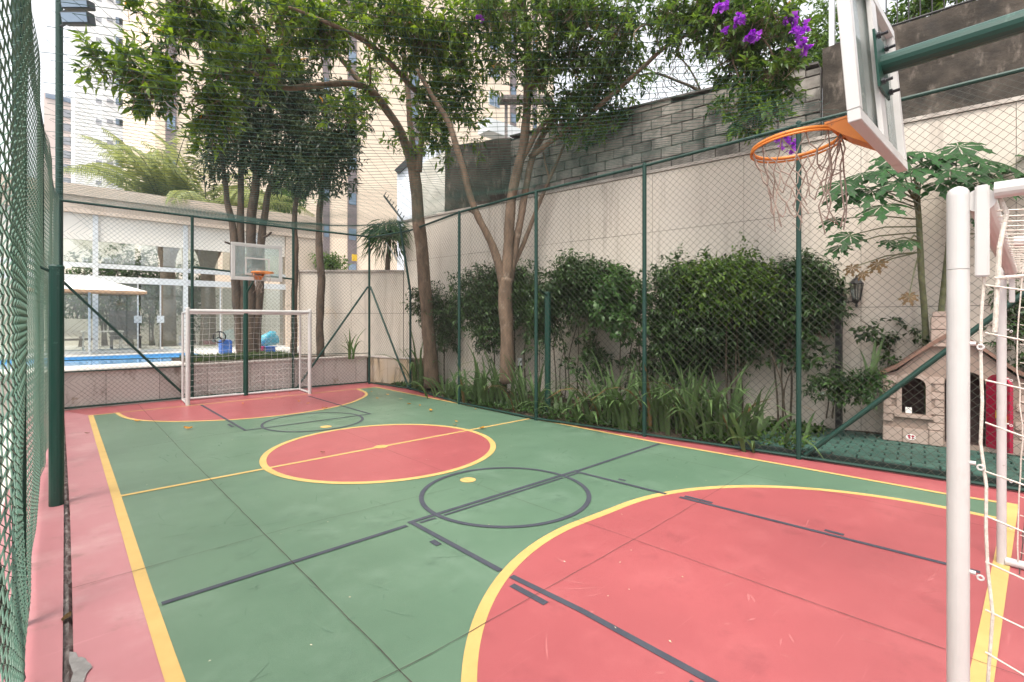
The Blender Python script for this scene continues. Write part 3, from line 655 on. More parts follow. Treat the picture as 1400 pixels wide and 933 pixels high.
b = MB(); b.add([(v[0], v[1], v[2]) for v in V[1:]], [(0, 1, 5, 4), (1, 2, 6, 5), (2, 3, 7, 6), (3, 0, 4, 7)]); b.build('valance', M['orangecloth'], pr)
b = MB(); b.tube([(cx, 19.25, .78), (cx, 19.25, zt+.3)], .03, 8); b.build('pole', M['alu'], pr)
p = onY(172, 470, 22.6); sf = thing('garden_chair', 'dark high-backed garden chair behind the glass door', 'chair', (p.x, p.y, .78))
b = MB(); b.box(p.x-.45, p.y-.3, 1.12, p.x+.45, p.y+.35, 1.25); b.build('seat', M['sofa'], sf, bevel=.03)
b = MB(); b.box(p.x-.45, p.y+.28, 1.255, p.x+.45, p.y+.40, 2.15); b.build('backrest', M['sofa'], sf, bevel=.03)
for sx in (-.4, .4):
    for sy in (-.24, .3): b = MB(); b.box(p.x+sx-.025, p.y+sy-.025, .78, p.x+sx+.025, p.y+sy+.025, 1.119); b.build('leg', M['sofa'], sf)
p = onY(140, 470, 22.0); tb = thing('garden_table', 'low white table on thin legs behind the pavilion glass', 'table', (p.x, p.y, .78))
b = MB(); b.box(p.x-.55, p.y-.4, 1.40, p.x+.55, p.y+.4, 1.44); b.build('table_top', M['canvas'], tb)
for sx in (-.5, .5):
    for sy in (-.35, .35): b = MB(); b.tube([(p.x+sx, p.y+sy, .78), (p.x+sx, p.y+sy, 1.399)], .02, 6); b.build('leg', M['alu'], tb)
p = onY(98, 470, 22.4); bn = thing('garden_bench', 'low wooden bench behind the glass at the far left', 'bench', (p.x, p.y, .78))
b = MB(); b.box(p.x-.7, p.y-.25, 1.12, p.x+.7, p.y+.25, 1.18); b.build('seat', M['barkdark'], bn)
b = MB(); b.box(p.x-.7, p.y+.22, 1.25, p.x+.7, p.y+.27, 1.85); b.build('backrest', M['cream'], bn)
for sx in (-.6, .6): b = MB(); b.box(p.x+sx-.03, p.y-.2, .78, p.x+sx+.03, p.y+.26, 1.119); b.build('leg', M['barkdark'], bn)

# pool toys
def toy_box(name, px0, px1, py0, py1, Y, m, label, dz=.5):
    A = onY(px0, py1, Y); B_ = onY(px1, py0, Y); b = MB(); b.box(A.x, Y, max(A.z, .78), B_.x, Y+dz, B_.z)
    return b.build(name, m, bevel=.03, origin=(A.x, Y, .78)), A, B_
# 1: ride-on with wheel
A = onY(303, 487, 16.6); B_ = onY(318, 465, 16.6)
tr = thing('toy_car', 'blue toy box with a black steering wheel beside the pool', 'toy', (A.x, 16.6, .78))
b = MB(); b.box(A.x, 16.6, .79, B_.x, 17.0, B_.z); b.build('toy_body', M['toyblue'], tr, bevel=.03)
c = onY(300, 461, 16.55); b = MB(); b.tube([c+Vector((.16*math.cos(a), 0, .16*math.sin(a))) for a in np.linspace(0, 2*math.pi, 20)[:-1]], .02, 6, closed=True)
for a in (1.57, 3.7, 5.7): b.tube([c, c+Vector((.16*math.cos(a), 0, .16*math.sin(a)))], .016, 5)
b.tube([c, Vector((A.x+.1, 16.65, B_.z-.1))], .02, 6)
b.build('steering_wheel', M['iron'], tr)
for (px0, px1, py0, py1, mm, lab) in ((341, 361, 481, 486, 'toygreen', 'green toy bin at the bottom of the pool-side stack'), (341, 361, 474, 480.6, 'toypink', 'pink toy bin on top of the pool-side stack'), (363, 377, 474, 486, 'toyblue', 'blue toy crate right of the coloured bins')):
    A = onY(px0, py1, 16.8); B_ = onY(px1, py0, 16.8); b = MB(); z0 = A.z
    b.box(A.x, 16.8, z0, B_.x, 17.2, B_.z-.02); t = thing('toy_bin', lab, 'toy', (A.x, 16.8, z0)); b.build('bin_body', M[mm], t, bevel=.02)
    b = MB(); b.box(A.x-.02, 16.78, B_.z-.019, B_.x+.02, 17.22, B_.z); b.build('bin_rim', M[mm], t)
A = onY(342, 476, 17.4); B_ = onY(377, 455, 17.4); b = MB()
b.tube([Vector((A.x, 17.4, A.z+.05)), Vector((A.x+.35, 17.4, A.z+.18)), Vector(((A.x+B_.x)/2, 17.4, (A.z+B_.z)/2)), Vector((B_.x-.1, 17.4, B_.z-.05)), Vector((B_.x, 17.4, B_.z))], [.05, .14, .16, .13, .05], 10)
b.tube([Vector((A.x+.2, 17.6, A.z+.05)), Vector((A.x+.9, 17.6, A.z+.25)), Vector((B_.x, 17.6, A.z+.1))], [.1, .15, .08], 10)
tag(b.build('pool_float', M['toyaqua'], origin=(A.x, 17.4, .78), smooth=True), 'turquoise inflatable pool float behind the coloured bins', 'pool float')

# ------------------------------------------------------------------ far buildings
def tower(name, label, boxes, m):
    (x0, y0, x1, y1, h) = boxes[0]; t = thing(name, label, 'building', ((x0+x1)/2, y0, 0))
    b = MB()
    for (x0, y0, x1, y1, h) in boxes: b.box(x0, y0, 0, x1, y1, h)
    b.build('wall', m, t); return t
YT = 40
X0 = onY(212, 200, YT).x; X1 = onY(757, 200, YT).x
bt = tower('beige_tower', 'beige tiled apartment tower with dark vertical window strips behind the trees', [(X0, YT, X1, YT+20, 75)], M['brick'])
# raised bay in the middle of the facade
for (p0, p1) in ((226, 241), (441, 450), (475, 487), (560, 572), (697, 705), (728, 733)):
    a = onY(p0, 200, YT).x; c = onY(p1, 200, YT).x
    b = MB(); b.box(a, YT-.12, 4, c, YT-.005, 72); ws = b.build('window_strip', M['strip'], bt)
    z = 5.6
    while z < 45:
        b = MB(); b.box(a+.08, YT-.16, z, c-.08, YT-.121, z+.95); b.build('window', M['wglass'], ws); 
        z += 3.0
for (p0, p1) in ((668, 683),):
    a = onY(p0, 200, YT).x; c = onY(p1, 200, YT).x; z = 14.0 if p0 < 640 else 12.6
    while z < 45:
        b = MB(); b.box(a, YT-.06, z, c, YT-.003, z+1.45); wf = b.build('window', M['alu'], bt)
        b = MB(); b.box(a+.07, YT-.08, z+.07, (a+c)/2-.03, YT-.061, z+1.38); b.box((a+c)/2+.03, YT-.08, z+.07, c-.07, YT-.061, z+1.38); b.build('pane', M['wglass'], wf); z += 3.0
YW = 95
xa, xb, xc = onY(103, 100, YW).x, onY(140, 100, YW).x, onY(345, 100, YW).x
wt = tower('white_tower', 'tall white apartment tower with rows of tiny windows, far left', [(xb, YW, xc, YW+25, 82), (xa, YW+1.2, xb-.02, YW+22, 82)], M['twhite'])
def tw(par, x, y, wd, ht, z0, z1, st, m):
    z = z0
    while z < z1: b = MB(); b.box(x, y-.12, z, x+wd, y-.004, z+ht); b.build('window', m, par); z += st
for px, wd, ht in ((131, .7, .6),): tw(wt, onY(px, 100, YW+1.2).x, YW+1.2, wd, ht, 19, 80, 3.05, M['wgrey'])
for px, wd, ht in ((146, .7, .5), (158, .9, .9), (163, .9, .9), (193, .9, .9), (198.5, .9, .9), (232, 1.2, 1.0)): tw(wt, onY(px, 100, YW).x, YW, wd, ht, 19, 80, 3.05, M['wglass'] if px > 150 else M['wgrey'])
YP = 150
pt = tower('pink_tower', 'pinkish apartment tower behind the white one at the left edge', [(onY(60, 200, YP).x, YP, onY(104, 200, YP).x, YP+20, onY(90, 133, YP).z)], M['tpink'])
for px in (80, 96): tw(pt, onY(px, 200, YP).x, YP, 2.2, 1.7, 20, onY(90, 145, YP).z, 3.05, M['wgrey'])
b = MB(); b.box(onY(62, 200, YP).x, YP-.3, onY(90, 140, YP).z, onY(104, 200, YP).x, YP-.02, onY(90, 134, YP).z); b.build('roof_band', M['wglass'], pt)
# white house gable at the corner
hq = at(560, 297, 22); hd = Vector((_R[0], _R[1], 0)); hf = Vector((_F[0], _F[1], 0))
wh = thing('white_house', 'bluish white house gable beyond the retaining wall corner', 'house', at(562, 438, 22))
b = MB(); b.poly_prism([at(543, 440, 22), at(596, 440, 22), at(596, 190, 22), at(578, 203, 22), at(543, 236, 22)], hf*5); b.build('wall', M['house'], wh)
b = MB(); b.bar(at(542, 236, 21.9), at(579, 201, 21.9), .25, .10, up=hf); b.build('roof_edge', M['iron'], wh)
# roof bits on top of the dark wall
cn_ = thing('roof_canopy', 'small concrete slab canopy on a post above the dark wall', 'canopy', at(692, 170, 16))
b = MB(); b.bar(at(683, 137, 16), at(752, 137, 16.5), .5, .13); b.build('slab', M['conc'], cn_)
b = MB(); b.bar(at(692, 240, 16.1), at(692, 140, 16.1), .10, .10, up=hf); b.build('post', M['conc'], cn_)
b = MB(); b.box(*at(668, 178, 18).to_tuple(), *(at(715, 160, 18)+hf*2).to_tuple()); b.build('low_roof', M['alu'], cn_)

# left of the court: passage, and a wall added for the blown-out brightness there
b = MB(); b.box(-2.7, -6, -.1, -2.5, 26, 2.9); tag(b.build('boundary_wall', M['twhite'], origin=(-2.6, 10, 0)), 'white wall added behind the left chain-link fence to brighten its gaps', 'wall')
b = MB(); b.box(-2.499, -6, -.10, -.345, 26, -.03); b.build('side_path', M['deck'], kind='structure')

# ================================================================== FENCES
def along(path):
    P = [Vector((x, y, 0)) for x, y in path]; D = [0]
    for i in range(len(P)-1): D.append(D[-1]+(P[i+1]-P[i]).length)
    def f(s):
        s = min(max(s, 0), D[-1])
        for i in range(len(P)-1):
            if s <= D[i+1] or i == len(P)-2:
                return P[i]+(P[i+1]-P[i])*((s-D[i])/(D[i+1]-D[i]))
    return f, D[-1]
def diamond_mesh(path, ztop, cell, r, mat_, parent, wave=0., z0=.05, name='wire_mesh', seg=.5):
    """two families of crossing wires following the fence line"""
    f, L = along(path); b = MB(); hz = cell
    H = max(ztop(0), ztop(L))
    k = -int(H/hz)-1
    while k*hz < L+H:
        for sg in (1, -1):
            pts = []
            s0 = k*hz
            zz = np.arange(z0, H+seg, seg)
            for z in zz:
                s = s0+(z-z0) if sg > 0 else s0+H-(z-z0)
                if s < 0 or s > L: continue
                zt = ztop(s)
                if z > zt: z = zt
                p = f(s); p.z = z
                off = wave*noise.noise(Vector((s*.9, z*.8, 3)))
                pts.append(p+Vector((off+sg*r*.6, off*.2, 0)))
            if len(pts) > 1: b.tube(pts, r, 3, cap=False)
        k += 1
    return b.build(name, mat_, parent, kind='stuff')

def post(parent, base, h, r=.03, m=None, top=None, name='post'):
    b = MB(); base = Vector(base); t = Vector(top) if top else base+Vector((0, 0, h))
    b.tube([base, t], r, 10); b.lathe(t, [(r*1.08, -.01), (r*1.0, .015), (r*.5, .03)], 10)
    return b.build(name, m or M['fgreen'], parent, smooth=False)

# right fence
rf = thing('chain_link_fence', 'green chain-link fence on leaning posts along the garden side of the court', 'fence', (6.5, 6, 0))
zt_pts = [(0, 4.17), (13, 4.30), (16, 4.45)]
def ztR(s): return float(np.interp(s, [0, 2, 4.6, 7, 9, 11.1, 16], [4.15, 4.13, 4.12, 4.12, 4.20, 4.34, 4.52]))
fR, LR = along(FR)
tops = {0: 4.15, 2: 4.12, 3: 4.12, 4: 4.21, 5: 4.36, 6: 4.5}
for i, (x, y) in enumerate(FR[:7]):
    if i == 1: continue
    post(rf, (x, y, -.1), tops[i]+.1, .032)
b = MB(); x, y = FR[1]; b.tube([(x, y, -.1), (x, y, 2.55), at(546, 303, 12.8)], .03, 10); b.build('post', M['fgreen'], rf)
def rail(parent, f, L, zf, r, m, name, n=40, off=(0, 0, 0)):
    b = MB(); P = []
    for i in range(n+1):
        s = L*i/n; p = f(s); p.z = zf(s); P.append(p+Vector(off))
    b.tube(P, r, 8); return b.build(name, m, parent)
rail(rf, fR, LR, lambda s: ztR(s)+.0, .024, M['fgreen'], 'top_rail', 60, (0, 0, 0))
rail(rf, fR, LR, lambda s: .035, .020, M['fgreen'], 'bottom_rail', 60)
FRL = list(FR)
diamond_mesh(FRL, ztR, .098, .0022, M['wire'], rf, wave=.035)
def brace(parent, a, c, r=.026, m=None):
    b = MB(); b.tube([a, c], r, 10); b.build('brace', m or M['fgreen'], parent)
brace(rf, (6.62, 13.0, 2.75), (6.80, 11.25, .05))
brace(rf, (7.12, 2.1, .06), (7.46, -.28, 2.52), .030)

# far fence
ff = thing('chain_link_fence', 'green chain-link fence behind the far goal, in front of the planter', 'fence', (3.3, 13.25, 0))
FF = [(.13, 13.28), (2.36, 13.26), (4.58, 13.22), (6.61, 13.08)]; fF, LF = along(FF)
ztF = lambda s: 4.18
for (x, y) in FF[:3]: post(ff, (x, y, -.1), 4.28, .032)
rail(ff, fF, LF, ztF, .026, M['fgreen'], 'top_rail', 12); rail(ff, fF, LF, lambda s: .05, .020, M['fgreen'], 'bottom_rail', 12)
rail(ff, fF, LF, lambda s: 1.0-.02*s, .010, M['fgreen'], 'tension_wire', 12); 
b = MB(); b.tube([(.13, 13.26, .77), (2.36, 13.24, .76)], .014, 6); b.build('tension_wire', M['fgreen'], ff)
b = MB(); b.tube([(2.36, 13.22, 3.02), (4.58, 13.18, 2.86)], .022, 8); b.build('mid_rail', M['fgreen'], ff)
diamond_mesh(FF, ztF, .096, .0024, M['wire'], ff, wave=.02)
brace(ff, (.16, 13.2, 2.58), (2.2, 13.2, .12), .026); brace(ff, (6.55, 13.02, 2.75), (4.65, 13.15, .06), .026)

# left fence, seen at a glancing angle: every wire woven
lf = thing('chain_link_fence', 'close green chain-link fence running away along the left edge', 'fence', (-.12, 5, 0))
FL = [(-.13, -1.5), (-.115, 1.0), (-.075, 3.4), (-.085, 6.6), (.10, 13.25)]; fL, LL_ = along(FL)
b = MB(); px_, pz_ = .048, .027
wy = px_*.56
for i in range(int(LL_/px_)):
    s0 = i*px_; fine = s0 < 7.5
    pts = []; H = 4.17; stp = pz_ if fine else pz_*1
    nz = int((H-.06)/pz_)
    for k in range(nz+1):
        z = .06+k*pz_; sg = 1 if (k+i) % 2 else -1
        s = s0+sg*wy; p = fL(s); 
        bul = .030*math.sin(s0*1.9+.6*math.sin(z*1.3))*math.sin(min(1, z/.8)*math.pi/2)+.022*noise.noise(Vector((s0*1.3, z*.9, 8)))
        pts.append((p.x-.022+bul+(.0035 if (k % 2) else -.0035), p.y, z))
    b.tube(pts, .0023, 4, cap=False)
b.build('wire_mesh', M['wireL'], lf, kind='stuff')
for (y, o) in ((4.1, -.06), (8.4, -.06), (12.9, -.03)):
    p = fL(y+1.5); post(lf, (p.x+o, p.y, -.1), 4.3, .032)
rail(lf, fL, LL_, lambda s: 4.18, .022, M['fgreen'], 'top_rail', 16, (-.05, 0, 0)); 
brace(lf, (-.125, 3.4, .05), (-.20, 1.35, 2.0), .035, M['fgreen'])

# corner light mast with two floodlights
lm = thing('light_mast', 'tall dark green mast with two floodlights behind the far left corner', 'light mast', (.12, 13.5, 0))
b = MB(); b.tube([(.12, 13.5, -.1), (.12, 13.5, 9.5)], .06, 12); b.build('mast', M['fgreen'], lm)
rv, fv = Vector((_R[0], _R[1], 0)), Vector((_F[0], _F[1], 0))
for i, (y0, y1) in enumerate(((2, 14), (17.5, 35))):
    A = at(88, y0, 9.7); B_ = at(126, y1, 9.7); h = (A.z-B_.z)/2; c = (A+B_)/2; hw = (B_-A).dot(rv)/2
    uy = (fv+Vector((0, 0, .22))).normalized(); uz = rv.cross(uy); uz = uz if uz.z > 0 else -uz
    b = MB(); b.obox(c, rv, uy, uz, hw, .09, h*.86); fl = b.build('floodlight', M['fixture'], lm, bevel=.012)
    b = MB(); b.obox(c-uy*.094, rv, uy, uz, hw*.9, .005, h*.66); b.build('lens', M['wglass'], fl)
    b = MB(); b.tube([(.12, 13.5, c.z), c-rv*hw*.7+uy*.09], .025, 6); b.build('bracket', M['fixture'], lm)

# volleyball posts
def vpost(label, base, tip):
    t = thing('volleyball_post', label, 'post', base, 'volleyball posts')
    b = MB(); b.tube([base, Vector(base)+Vector((0, 0, 2.33))], .058, 16); b.lathe(Vector(base)+Vector((0, 0, 2.33)), [(.062, -.02), (.062, .0), (.05, .015)], 16); b.build('pole', M['polegreen'], t, smooth=False)
    b = MB(); b.tube([Vector(base)+Vector((0, 0, 2.26)), tip], .014, 8); b.build('hook', M['fgreen'], t)
vpost('thick green volleyball post at the left kerb, close to the left fence', (.038, 6.58, -.004), (-.10, 6.55, 2.32))
vpost('green volleyball post standing in the strap leaves behind the right fence', (6.93, 6.45, .0), (6.50, 6.25, 2.36))

# overhead safety net
on = MB()
def netz(X, Y):
    u = min(max((X+.12)/(6.55), 0), 1); v = min(max((13.2-Y)/13.2, 0), 1.2)
    return 4.18-.34*math.sin(math.pi*u)*min(1, v*5)-.05*noise.noise(Vector((X*.8, Y*.8, 0)))+.2*max(0, u-.8)*v
c_ = .122
def inside(X, Y): 
    xr = np.interp(Y, [p[1] for p in FR][::-1], [p[0] for p in FR][::-1])
    return -.1 < X < xr and 1.6 < Y < 13.2
for fam in (0, 1):
    for k in range(-110, 170):
        run = []
        for j in range(-28, 42):
            q = j*.42
            wob = .012*noise.noise(Vector((k*1.7, q*1.1, fam)))
            if fam == 0: X, Y = _F[0]*(k*c_+wob)+_R[0]*q, _F[1]*(k*c_+wob)+_R[1]*q
            else: X, Y = _F[0]*q+_R[0]*(k*c_*1.25+wob), _F[1]*q+_R[1]*(k*c_*1.25+wob)
            if inside(X, Y): run.append((X, Y, netz(X, Y)))
            else:
                if len(run) > 1: on.tube(run, .0030 if fam == 0 else .0018, 3, cap=False)
                run = []
        if len(run) > 1: on.tube(run, .0030 if fam == 0 else .0018, 3, cap=False)
o = on.build('safety_net', M['net'], origin=(3.3, 6.5, 4.1)); tag(o, 'thin green safety net stretched over the whole court', 'net')

# ================================================================== BASKETBALL HOOPS
def hoop(label, cx, yb, zb, facing, armlen, pole, clear, tilt, netfull, pz=0):
    """board centre cx, board front plane yb, bottom edge zb; facing +1 looks to +Y"""
    s = facing; bw_, bh_ = 1.11, .86
    t = thing('basketball_hoop', label, 'basketball hoop', (cx, pole, 0))
    Mx = Matrix.Translation((cx, yb, zb)) @ Matrix.Rotation(-tilt*s, 4, 'X')
    def T(x, y, z): return Mx @ Vector((x, y*s, z))
    def bx(b, x0, y0, z0, x1, y1, z1):
        P = [T(x0, y0, z0), T(x1, y0, z0), T(x1, y1, z0), T(x0, y1, z0)]; e = T(x0, y0, z1)-T(x0, y0, z0); b.poly_prism(P, e)
    hb = bw_/2; fw = .055
    b = MB(); bx(b, -hb, -.05, 0, hb, 0, fw); bx(b, -hb, -.05, bh_-fw, hb, 0, bh_); bx(b, -hb, -.05, fw+.0005, -hb+fw, 0, bh_-fw-.0005); bx(b, hb-fw, -.05, fw+.0005, hb, 0, bh_-fw-.0005)
    if not clear:
        bx(b, -.06, -.048, fw+.001, .06, -.026, bh_-fw-.001)
    b.build('board_frame', M['white'], t, bevel=.003)
    b = MB(); bx(b, -hb+fw-.01, -.018, fw-.01, hb-fw+.01, -.008, bh_-fw+.01); b.build('board_panel', M['acrylic'], t)
    b = MB(); q = .005
    for (x0, z0, x1, z1) in ((-.27, .13, .27, .165), (-.27, .50, .27, .535), (-.27, .166, -.235, .499), (.235, .166, .27, .499)): bx(b, x0, -.0065, z0, x1, -.003, z1)
    for (x0, z0, x1, z1) in ((-hb+fw, fw, hb-fw, fw+.025), (-hb+fw, bh_-fw-.025, hb-fw, bh_-fw), (-hb+fw, fw+.026, -hb+fw+.025, bh_-fw-.026), (hb-fw-.025, fw+.026, hb-fw, bh_-fw-.026)): bx(b, x0, -.0065, z0, x1, -.003, z1)
    b.build('painted_square', M['white'], t)
    # rim with its bracket
    rz = .17; rc = (0, .375, rz)
    b = MB(); b.tube([T(.225*math.cos(a), .375+.225*math.sin(a), rz) for a in np.linspace(0, 2*math.pi, 41)[:-1]], .011, 8, closed=True)
    b.tube([T(.235*math.cos(a), .375+.235*math.sin(a), rz-.018) for a in np.linspace(0, 2*math.pi, 41)[:-1]], .006, 6, closed=True); b.build('rim', M['orange'], t, smooth=True)
    b = MB(); P = [T(-.10, 0.002, rz+.02), T(.10, 0.002, rz+.02), T(.13, .19, rz+.012), T(-.13, .19, rz+.012)]; b.poly_prism(P, T(0, 0, .012)-T(0, 0, 0))
    for sx in (-1, 1):
        P = [T(sx*.095, .003, rz+.019), T(sx*.12, .19, rz+.011), T(sx*.10, .12, rz-.06), T(sx*.075, .003, rz-.15)]; b.poly_prism(P, T(sx*.006, 0, 0)-T(0, 0, 0))
    P = [T(-.075, .006, rz-.15), T(.075, .006, rz-.15), T(.10, .12, rz-.06), T(-.10, .12, rz-.06)]; b.poly_prism(P, T(0, .004, .004)-T(0, 0, 0))
    b.build('rim_bracket', M['orange'], t)
    # net: worn cords
    rr = random.Random(5 if netfull else 9); b = MB(); nl = 12; lev = [0, -.10, -.20, -.29, -.37]; rad = [.225, .19, .165, .15, .145]
    def cp(k, l): a = 2*math.pi*(k+.5*(l % 2))/nl; jx = .016*noise.noise(Vector((k*2.1, l*1.7, 3)))*(l > 0); return T(rad[l]*math.cos(a)+jx, .375+rad[l]*math.sin(a)+jx, rz-.02+lev[l]+.02*noise.noise(Vector((k*1.3, l*2.3, 7)))*(l > 0))
    def cord(p, q, r=.0036):
        m_ = (p+q)/2+Vector((rr.uniform(-.012, .012), rr.uniform(-.012, .012), -.012)); b.tube([p, m_, q], r, 4, cap=False)
    for l in range(4):
        for k in range(nl):
            if not netfull and (k in (0, 1, 2, 3, 4) or (l > 1 and rr.random() < .3)): continue
            if rr.random() < (.0, .03, .08, .22)[l]: continue
            o_ = l % 2
            cord(cp(k, l), cp((k+o_) % nl, l+1)); cord(cp(k, l), cp((k-1+o_) % nl, l+1))
    for k in range(0, nl, 2 if netfull else 3):
        p = cp(k, 3); b.tube([p, p+Vector((rr.uniform(-.04, .04), rr.uniform(-.03, .03), -.08)), p+Vector((rr.uniform(-.06, .06), rr.uniform(-.05, .05), -.17)), p+Vector((rr.uniform(-.05, .09), rr.uniform(-.05, .05), -.12))], .0034, 4)
    if netfull:
        for k in range(3):
            p = cp(9+k % 3, 0); pts = [p]; 
            for i in range(6): pts.append(pts[-1]+Vector((rr.uniform(-.03, .02), rr.uniform(-.03, .03), -.085)))
            b.tube(pts, .0042, 4)
        p = cp(10, 1); b.tube([p+Vector((.05*math.sin(i*.7), .06*math.cos(i*.7), -.015*i)) for i in range(9)], .004, 4)
    b.build('net', M['rope_old'], t)
    # plate, bolts, arm, pole
    zc = .44
    b = MB(); bx(b, -.12, -.062, zc-.15, .12, -.051, zc+.15); pl_ = b.build('mount_plate', M['polegreen'], t)
    for sx in (-.09, .09):
        for sz in (-.12, .12): b = MB(); b.tube([T(sx, -.05, zc+sz), T(sx, -.066, zc+sz), T(sx, -.0661, zc+sz), T(sx, -.080, zc+sz), T(sx, -.0801, zc+sz), T(sx, -.11, zc+sz)], [.008, .008, .016, .016, .008, .008], 6); b.build('bolt', M['steel'], pl_)
    a0 = T(0, -.06, zc); px = cx+pz
    if not clear:
        b = MB(); b.tube([a0, Vector((px, pole, a0.z+.02))], .05, 16); b.build('arm', M['polegreen'], t, smooth=False)
        b = MB(); b.tube([Vector((px, yb-.78*s, a0.z-.02)), Vector((px, pole, a0.z-1.0))], .034, 12); b.build('arm_brace', M['polegreen'], t)
        b = MB(); b.tube([(px, pole, -.1), (px, pole, a0.z+.12)], .075, 16); b.build('pole', M['polegreen'], t)
    else:
        b = MB(); b.tube([(px, pole, -.1), (px, pole, a0.z-.1)], .055, 14); b.build('pole', M['polegreen'], t)
        b = MB(); b.tube([Vector((px, pole, a0.z-.15)), a0+Vector((0, 0, 0))], .04, 10); b.tube([Vector((px, pole, a0.z-.75)), T(0, -.06, .12)], .025, 8); b.build('arm', M['polegreen'], t)
    return t
hoop('near basketball hoop with weathered orange rim, ragged net and thick green arm', 3.17, .60, 2.685, 1, 1, -2.0, False, R_(4.5), True)
hoop('far basketball hoop with clear board on a green pole behind the far goal', 3.56, 12.62, 2.735, -1, 1, 13.06, True, 0, False, -.14)

# ================================================================== GOALS
def grid_net(b, fn, nu, nv, r=.0022, sag=.0, seed=1, skip=0):
    rr = random.Random(seed)
    for i in range(nu+1):
        b.tube([fn(i/nu, j/nv)+Vector((rr.uniform(-1, 1), rr.uniform(-1, 1), rr.uniform(-1, 1)))*sag*(0 < j < nv) for j in range(nv+1)], r, 4, cap=False)
    for j in range(nv+1):
        b.tube([fn(i/nu, j/nv)+Vector((0, 0, rr.uniform(-1, 1)))*sag*(0 < i < nu) for i in range(nu+1)], r, 4, cap=False)
# far goal
A_, B_ = Vector((2.12, 12.36, 0)), Vector((4.64, 12.26, 0)); ax = (B_-A_).normalized(); bk = Vector((-ax.y, ax.x, 0))
H = 2.05; dp = .74
fg = thing('football_goal', 'white football goal with square net at the far end', 'goal', (A_+B_)/2)
def gz(p, z): return Vector((p.x, p.y, z))
for p in (A_, B_):
    b = MB(); b.tube([gz(p, .0), gz(p, H)], .042, 14); b.lathe(gz(p, H), [(.043, -.01), (.04, .012), (.02, .026)], 14); b.build('goal_post', M['white'], fg)
b = MB(); b.tube([gz(A_, H-.05), gz(B_, H-.05)], .042, 14); b.build('crossbar', M['white'], fg)
for p in (A_, B_):
    q = p+bk*dp; i_ = ax*(.0)
    b = MB(); b.tube([gz(q, .03), gz(q, H-.09)], .024, 8); b.build('rear_post', M['white'], fg)
    b = MB(); b.tube([gz(p, .03), gz(q, .03)], .026, 8); b.tube([gz(p, H-.06), gz(q, H-.09)], .024, 8); b.build('side_bar', M['white'], fg)
b = MB(); b.tube([gz(A_+bk*dp, .04), gz(B_+bk*dp, .04)], .026, 8); b.build('ground_bar', M['white'], fg)
b = MB(); b.tube([gz(A_+bk*dp, H-.09), gz(B_+bk*dp, H-.09)], .022, 8); b.build('rear_bar', M['white'], fg)
b = MB()
grid_net(b, lambda u, v: gz(A_+bk*(dp+.03)+(B_-A_)*u, .06+(H-.24)*v)+bk*.06*math.sin(math.pi*u)*math.sin(math.pi*v), 19, 14, .0021, .014, 3)
for p in (A_, B_): grid_net(b, lambda u, v: gz(p+bk*(dp*u), .06+(H-.20)*v), 5, 14, .0019, .012, 4)
b.build('net', M['netwhite'], fg)
# near goal
GA, GB = Vector((2.035, .18, 0)), Vector((5.14, .215, 0)); H = 2.215
ng = thing('football_goal', 'white football goal at the near right edge with roped net', 'goal', (GA+GB)/2)
bk = Vector((0, -1, 0)); DPT = .95
for p in (GA, GB):
    b = MB(); b.tube([gz(p, 0), gz(p, 1.955)], .0272, 28); b.tube([gz(p, 1.9565), gz(p, H-.032)], .0272, 28)
    b.lathe(gz(p, H-.032), [(.0272, 0), (.0255, .010), (.021, .018), (.012, .024), (.003, .027)], 28); b.build('goal_post', M['white'], ng, smooth=False)
    b = MB(); b.box(p.x-.012, p.y-.070, H-.285, p.x+.012, p.y-.038, H-.012); b.build('side_plate', M['white'], ng, bevel=.004)
b = MB(); b.tube([gz(GA+bk*.05, H-.055), gz(GB+bk*.05, H-.055)], .035, 20); b.build('crossbar', M['white'], ng)
for i, x in enumerate((GA.x, 3.42, GB.x)):
    p = Vector((x, .19, 0)); b = MB(); b.tube([Vector((x, .10, H-.0325)), Vector((x, -DPT, H-.0325))], .024, 14); b.build('depth_bar', M['white'], ng)
for p in (GA, GB):
    b = MB(); b.tube([gz(p+bk*.02, .03), gz(p+bk*1.3, .03)], .03, 14); b.build('ground_bar', M['white'], ng)
    b = MB(); b.tube([gz(p+bk*DPT, H-.05), gz(p+bk*1.3, .04)], .024, 12); b.build('rear_post', M['white'], ng)
b = MB(); b.tube([gz(GA+bk*DPT, H-.0325), gz(GB+bk*DPT, H-.0325)], .024, 12); b.tube([gz(GA+bk*1.3, .031), gz(GB+bk*1.3, .031)], .024, 12); b.build('rear_bar', M['white'], ng)
b = MB(); b.box(GB.x-.06, GB.y-.42, .001, GB.x+.06, GB.y-.30, .012); b.build('floor_plate', M['white'], ng)
b = MB()   # ropes: near side, far side, roof, back
def side(x0, seed, thick):
    rr = random.Random(seed)
    edge = [Vector((x0+rr.uniform(-.006, .006), .120+.012*math.sin(z*5)+rr.uniform(-.006, .006), z)) for z in np.linspace(.05, H-.03, 18)]
    b.tube(edge, thick*1.5, 6)
    for z in np.arange(.12, H-.3, .137):
        y = .120
        P = [Vector((x0, y-k*.1, z-.035*math.sin(math.pi*min(1, k/4))+rr.uniform(-.008, .008))) for k in range(12)]
        b.tube(P, thick, 5, cap=False)
    for k in range(1, 10):
        y = .12-k*.13
        P = [Vector((x0+rr.uniform(-.01, .01), y+.02*math.sin(z*9+k), z)) for z in np.linspace(.05, H-.05, 26)]; b.tube(P, thick, 5, cap=False)
side(GA.x+.004, 3, .0028); side(GB.x-.02, 8, .0028)
for x in np.arange(GA.x+.12, GB.x, .125):
    b.tube([Vector((x, .14-k*.2, H-.07-.02*math.sin(k*1.3))) for k in range(6)], .0028, 5, cap=False)
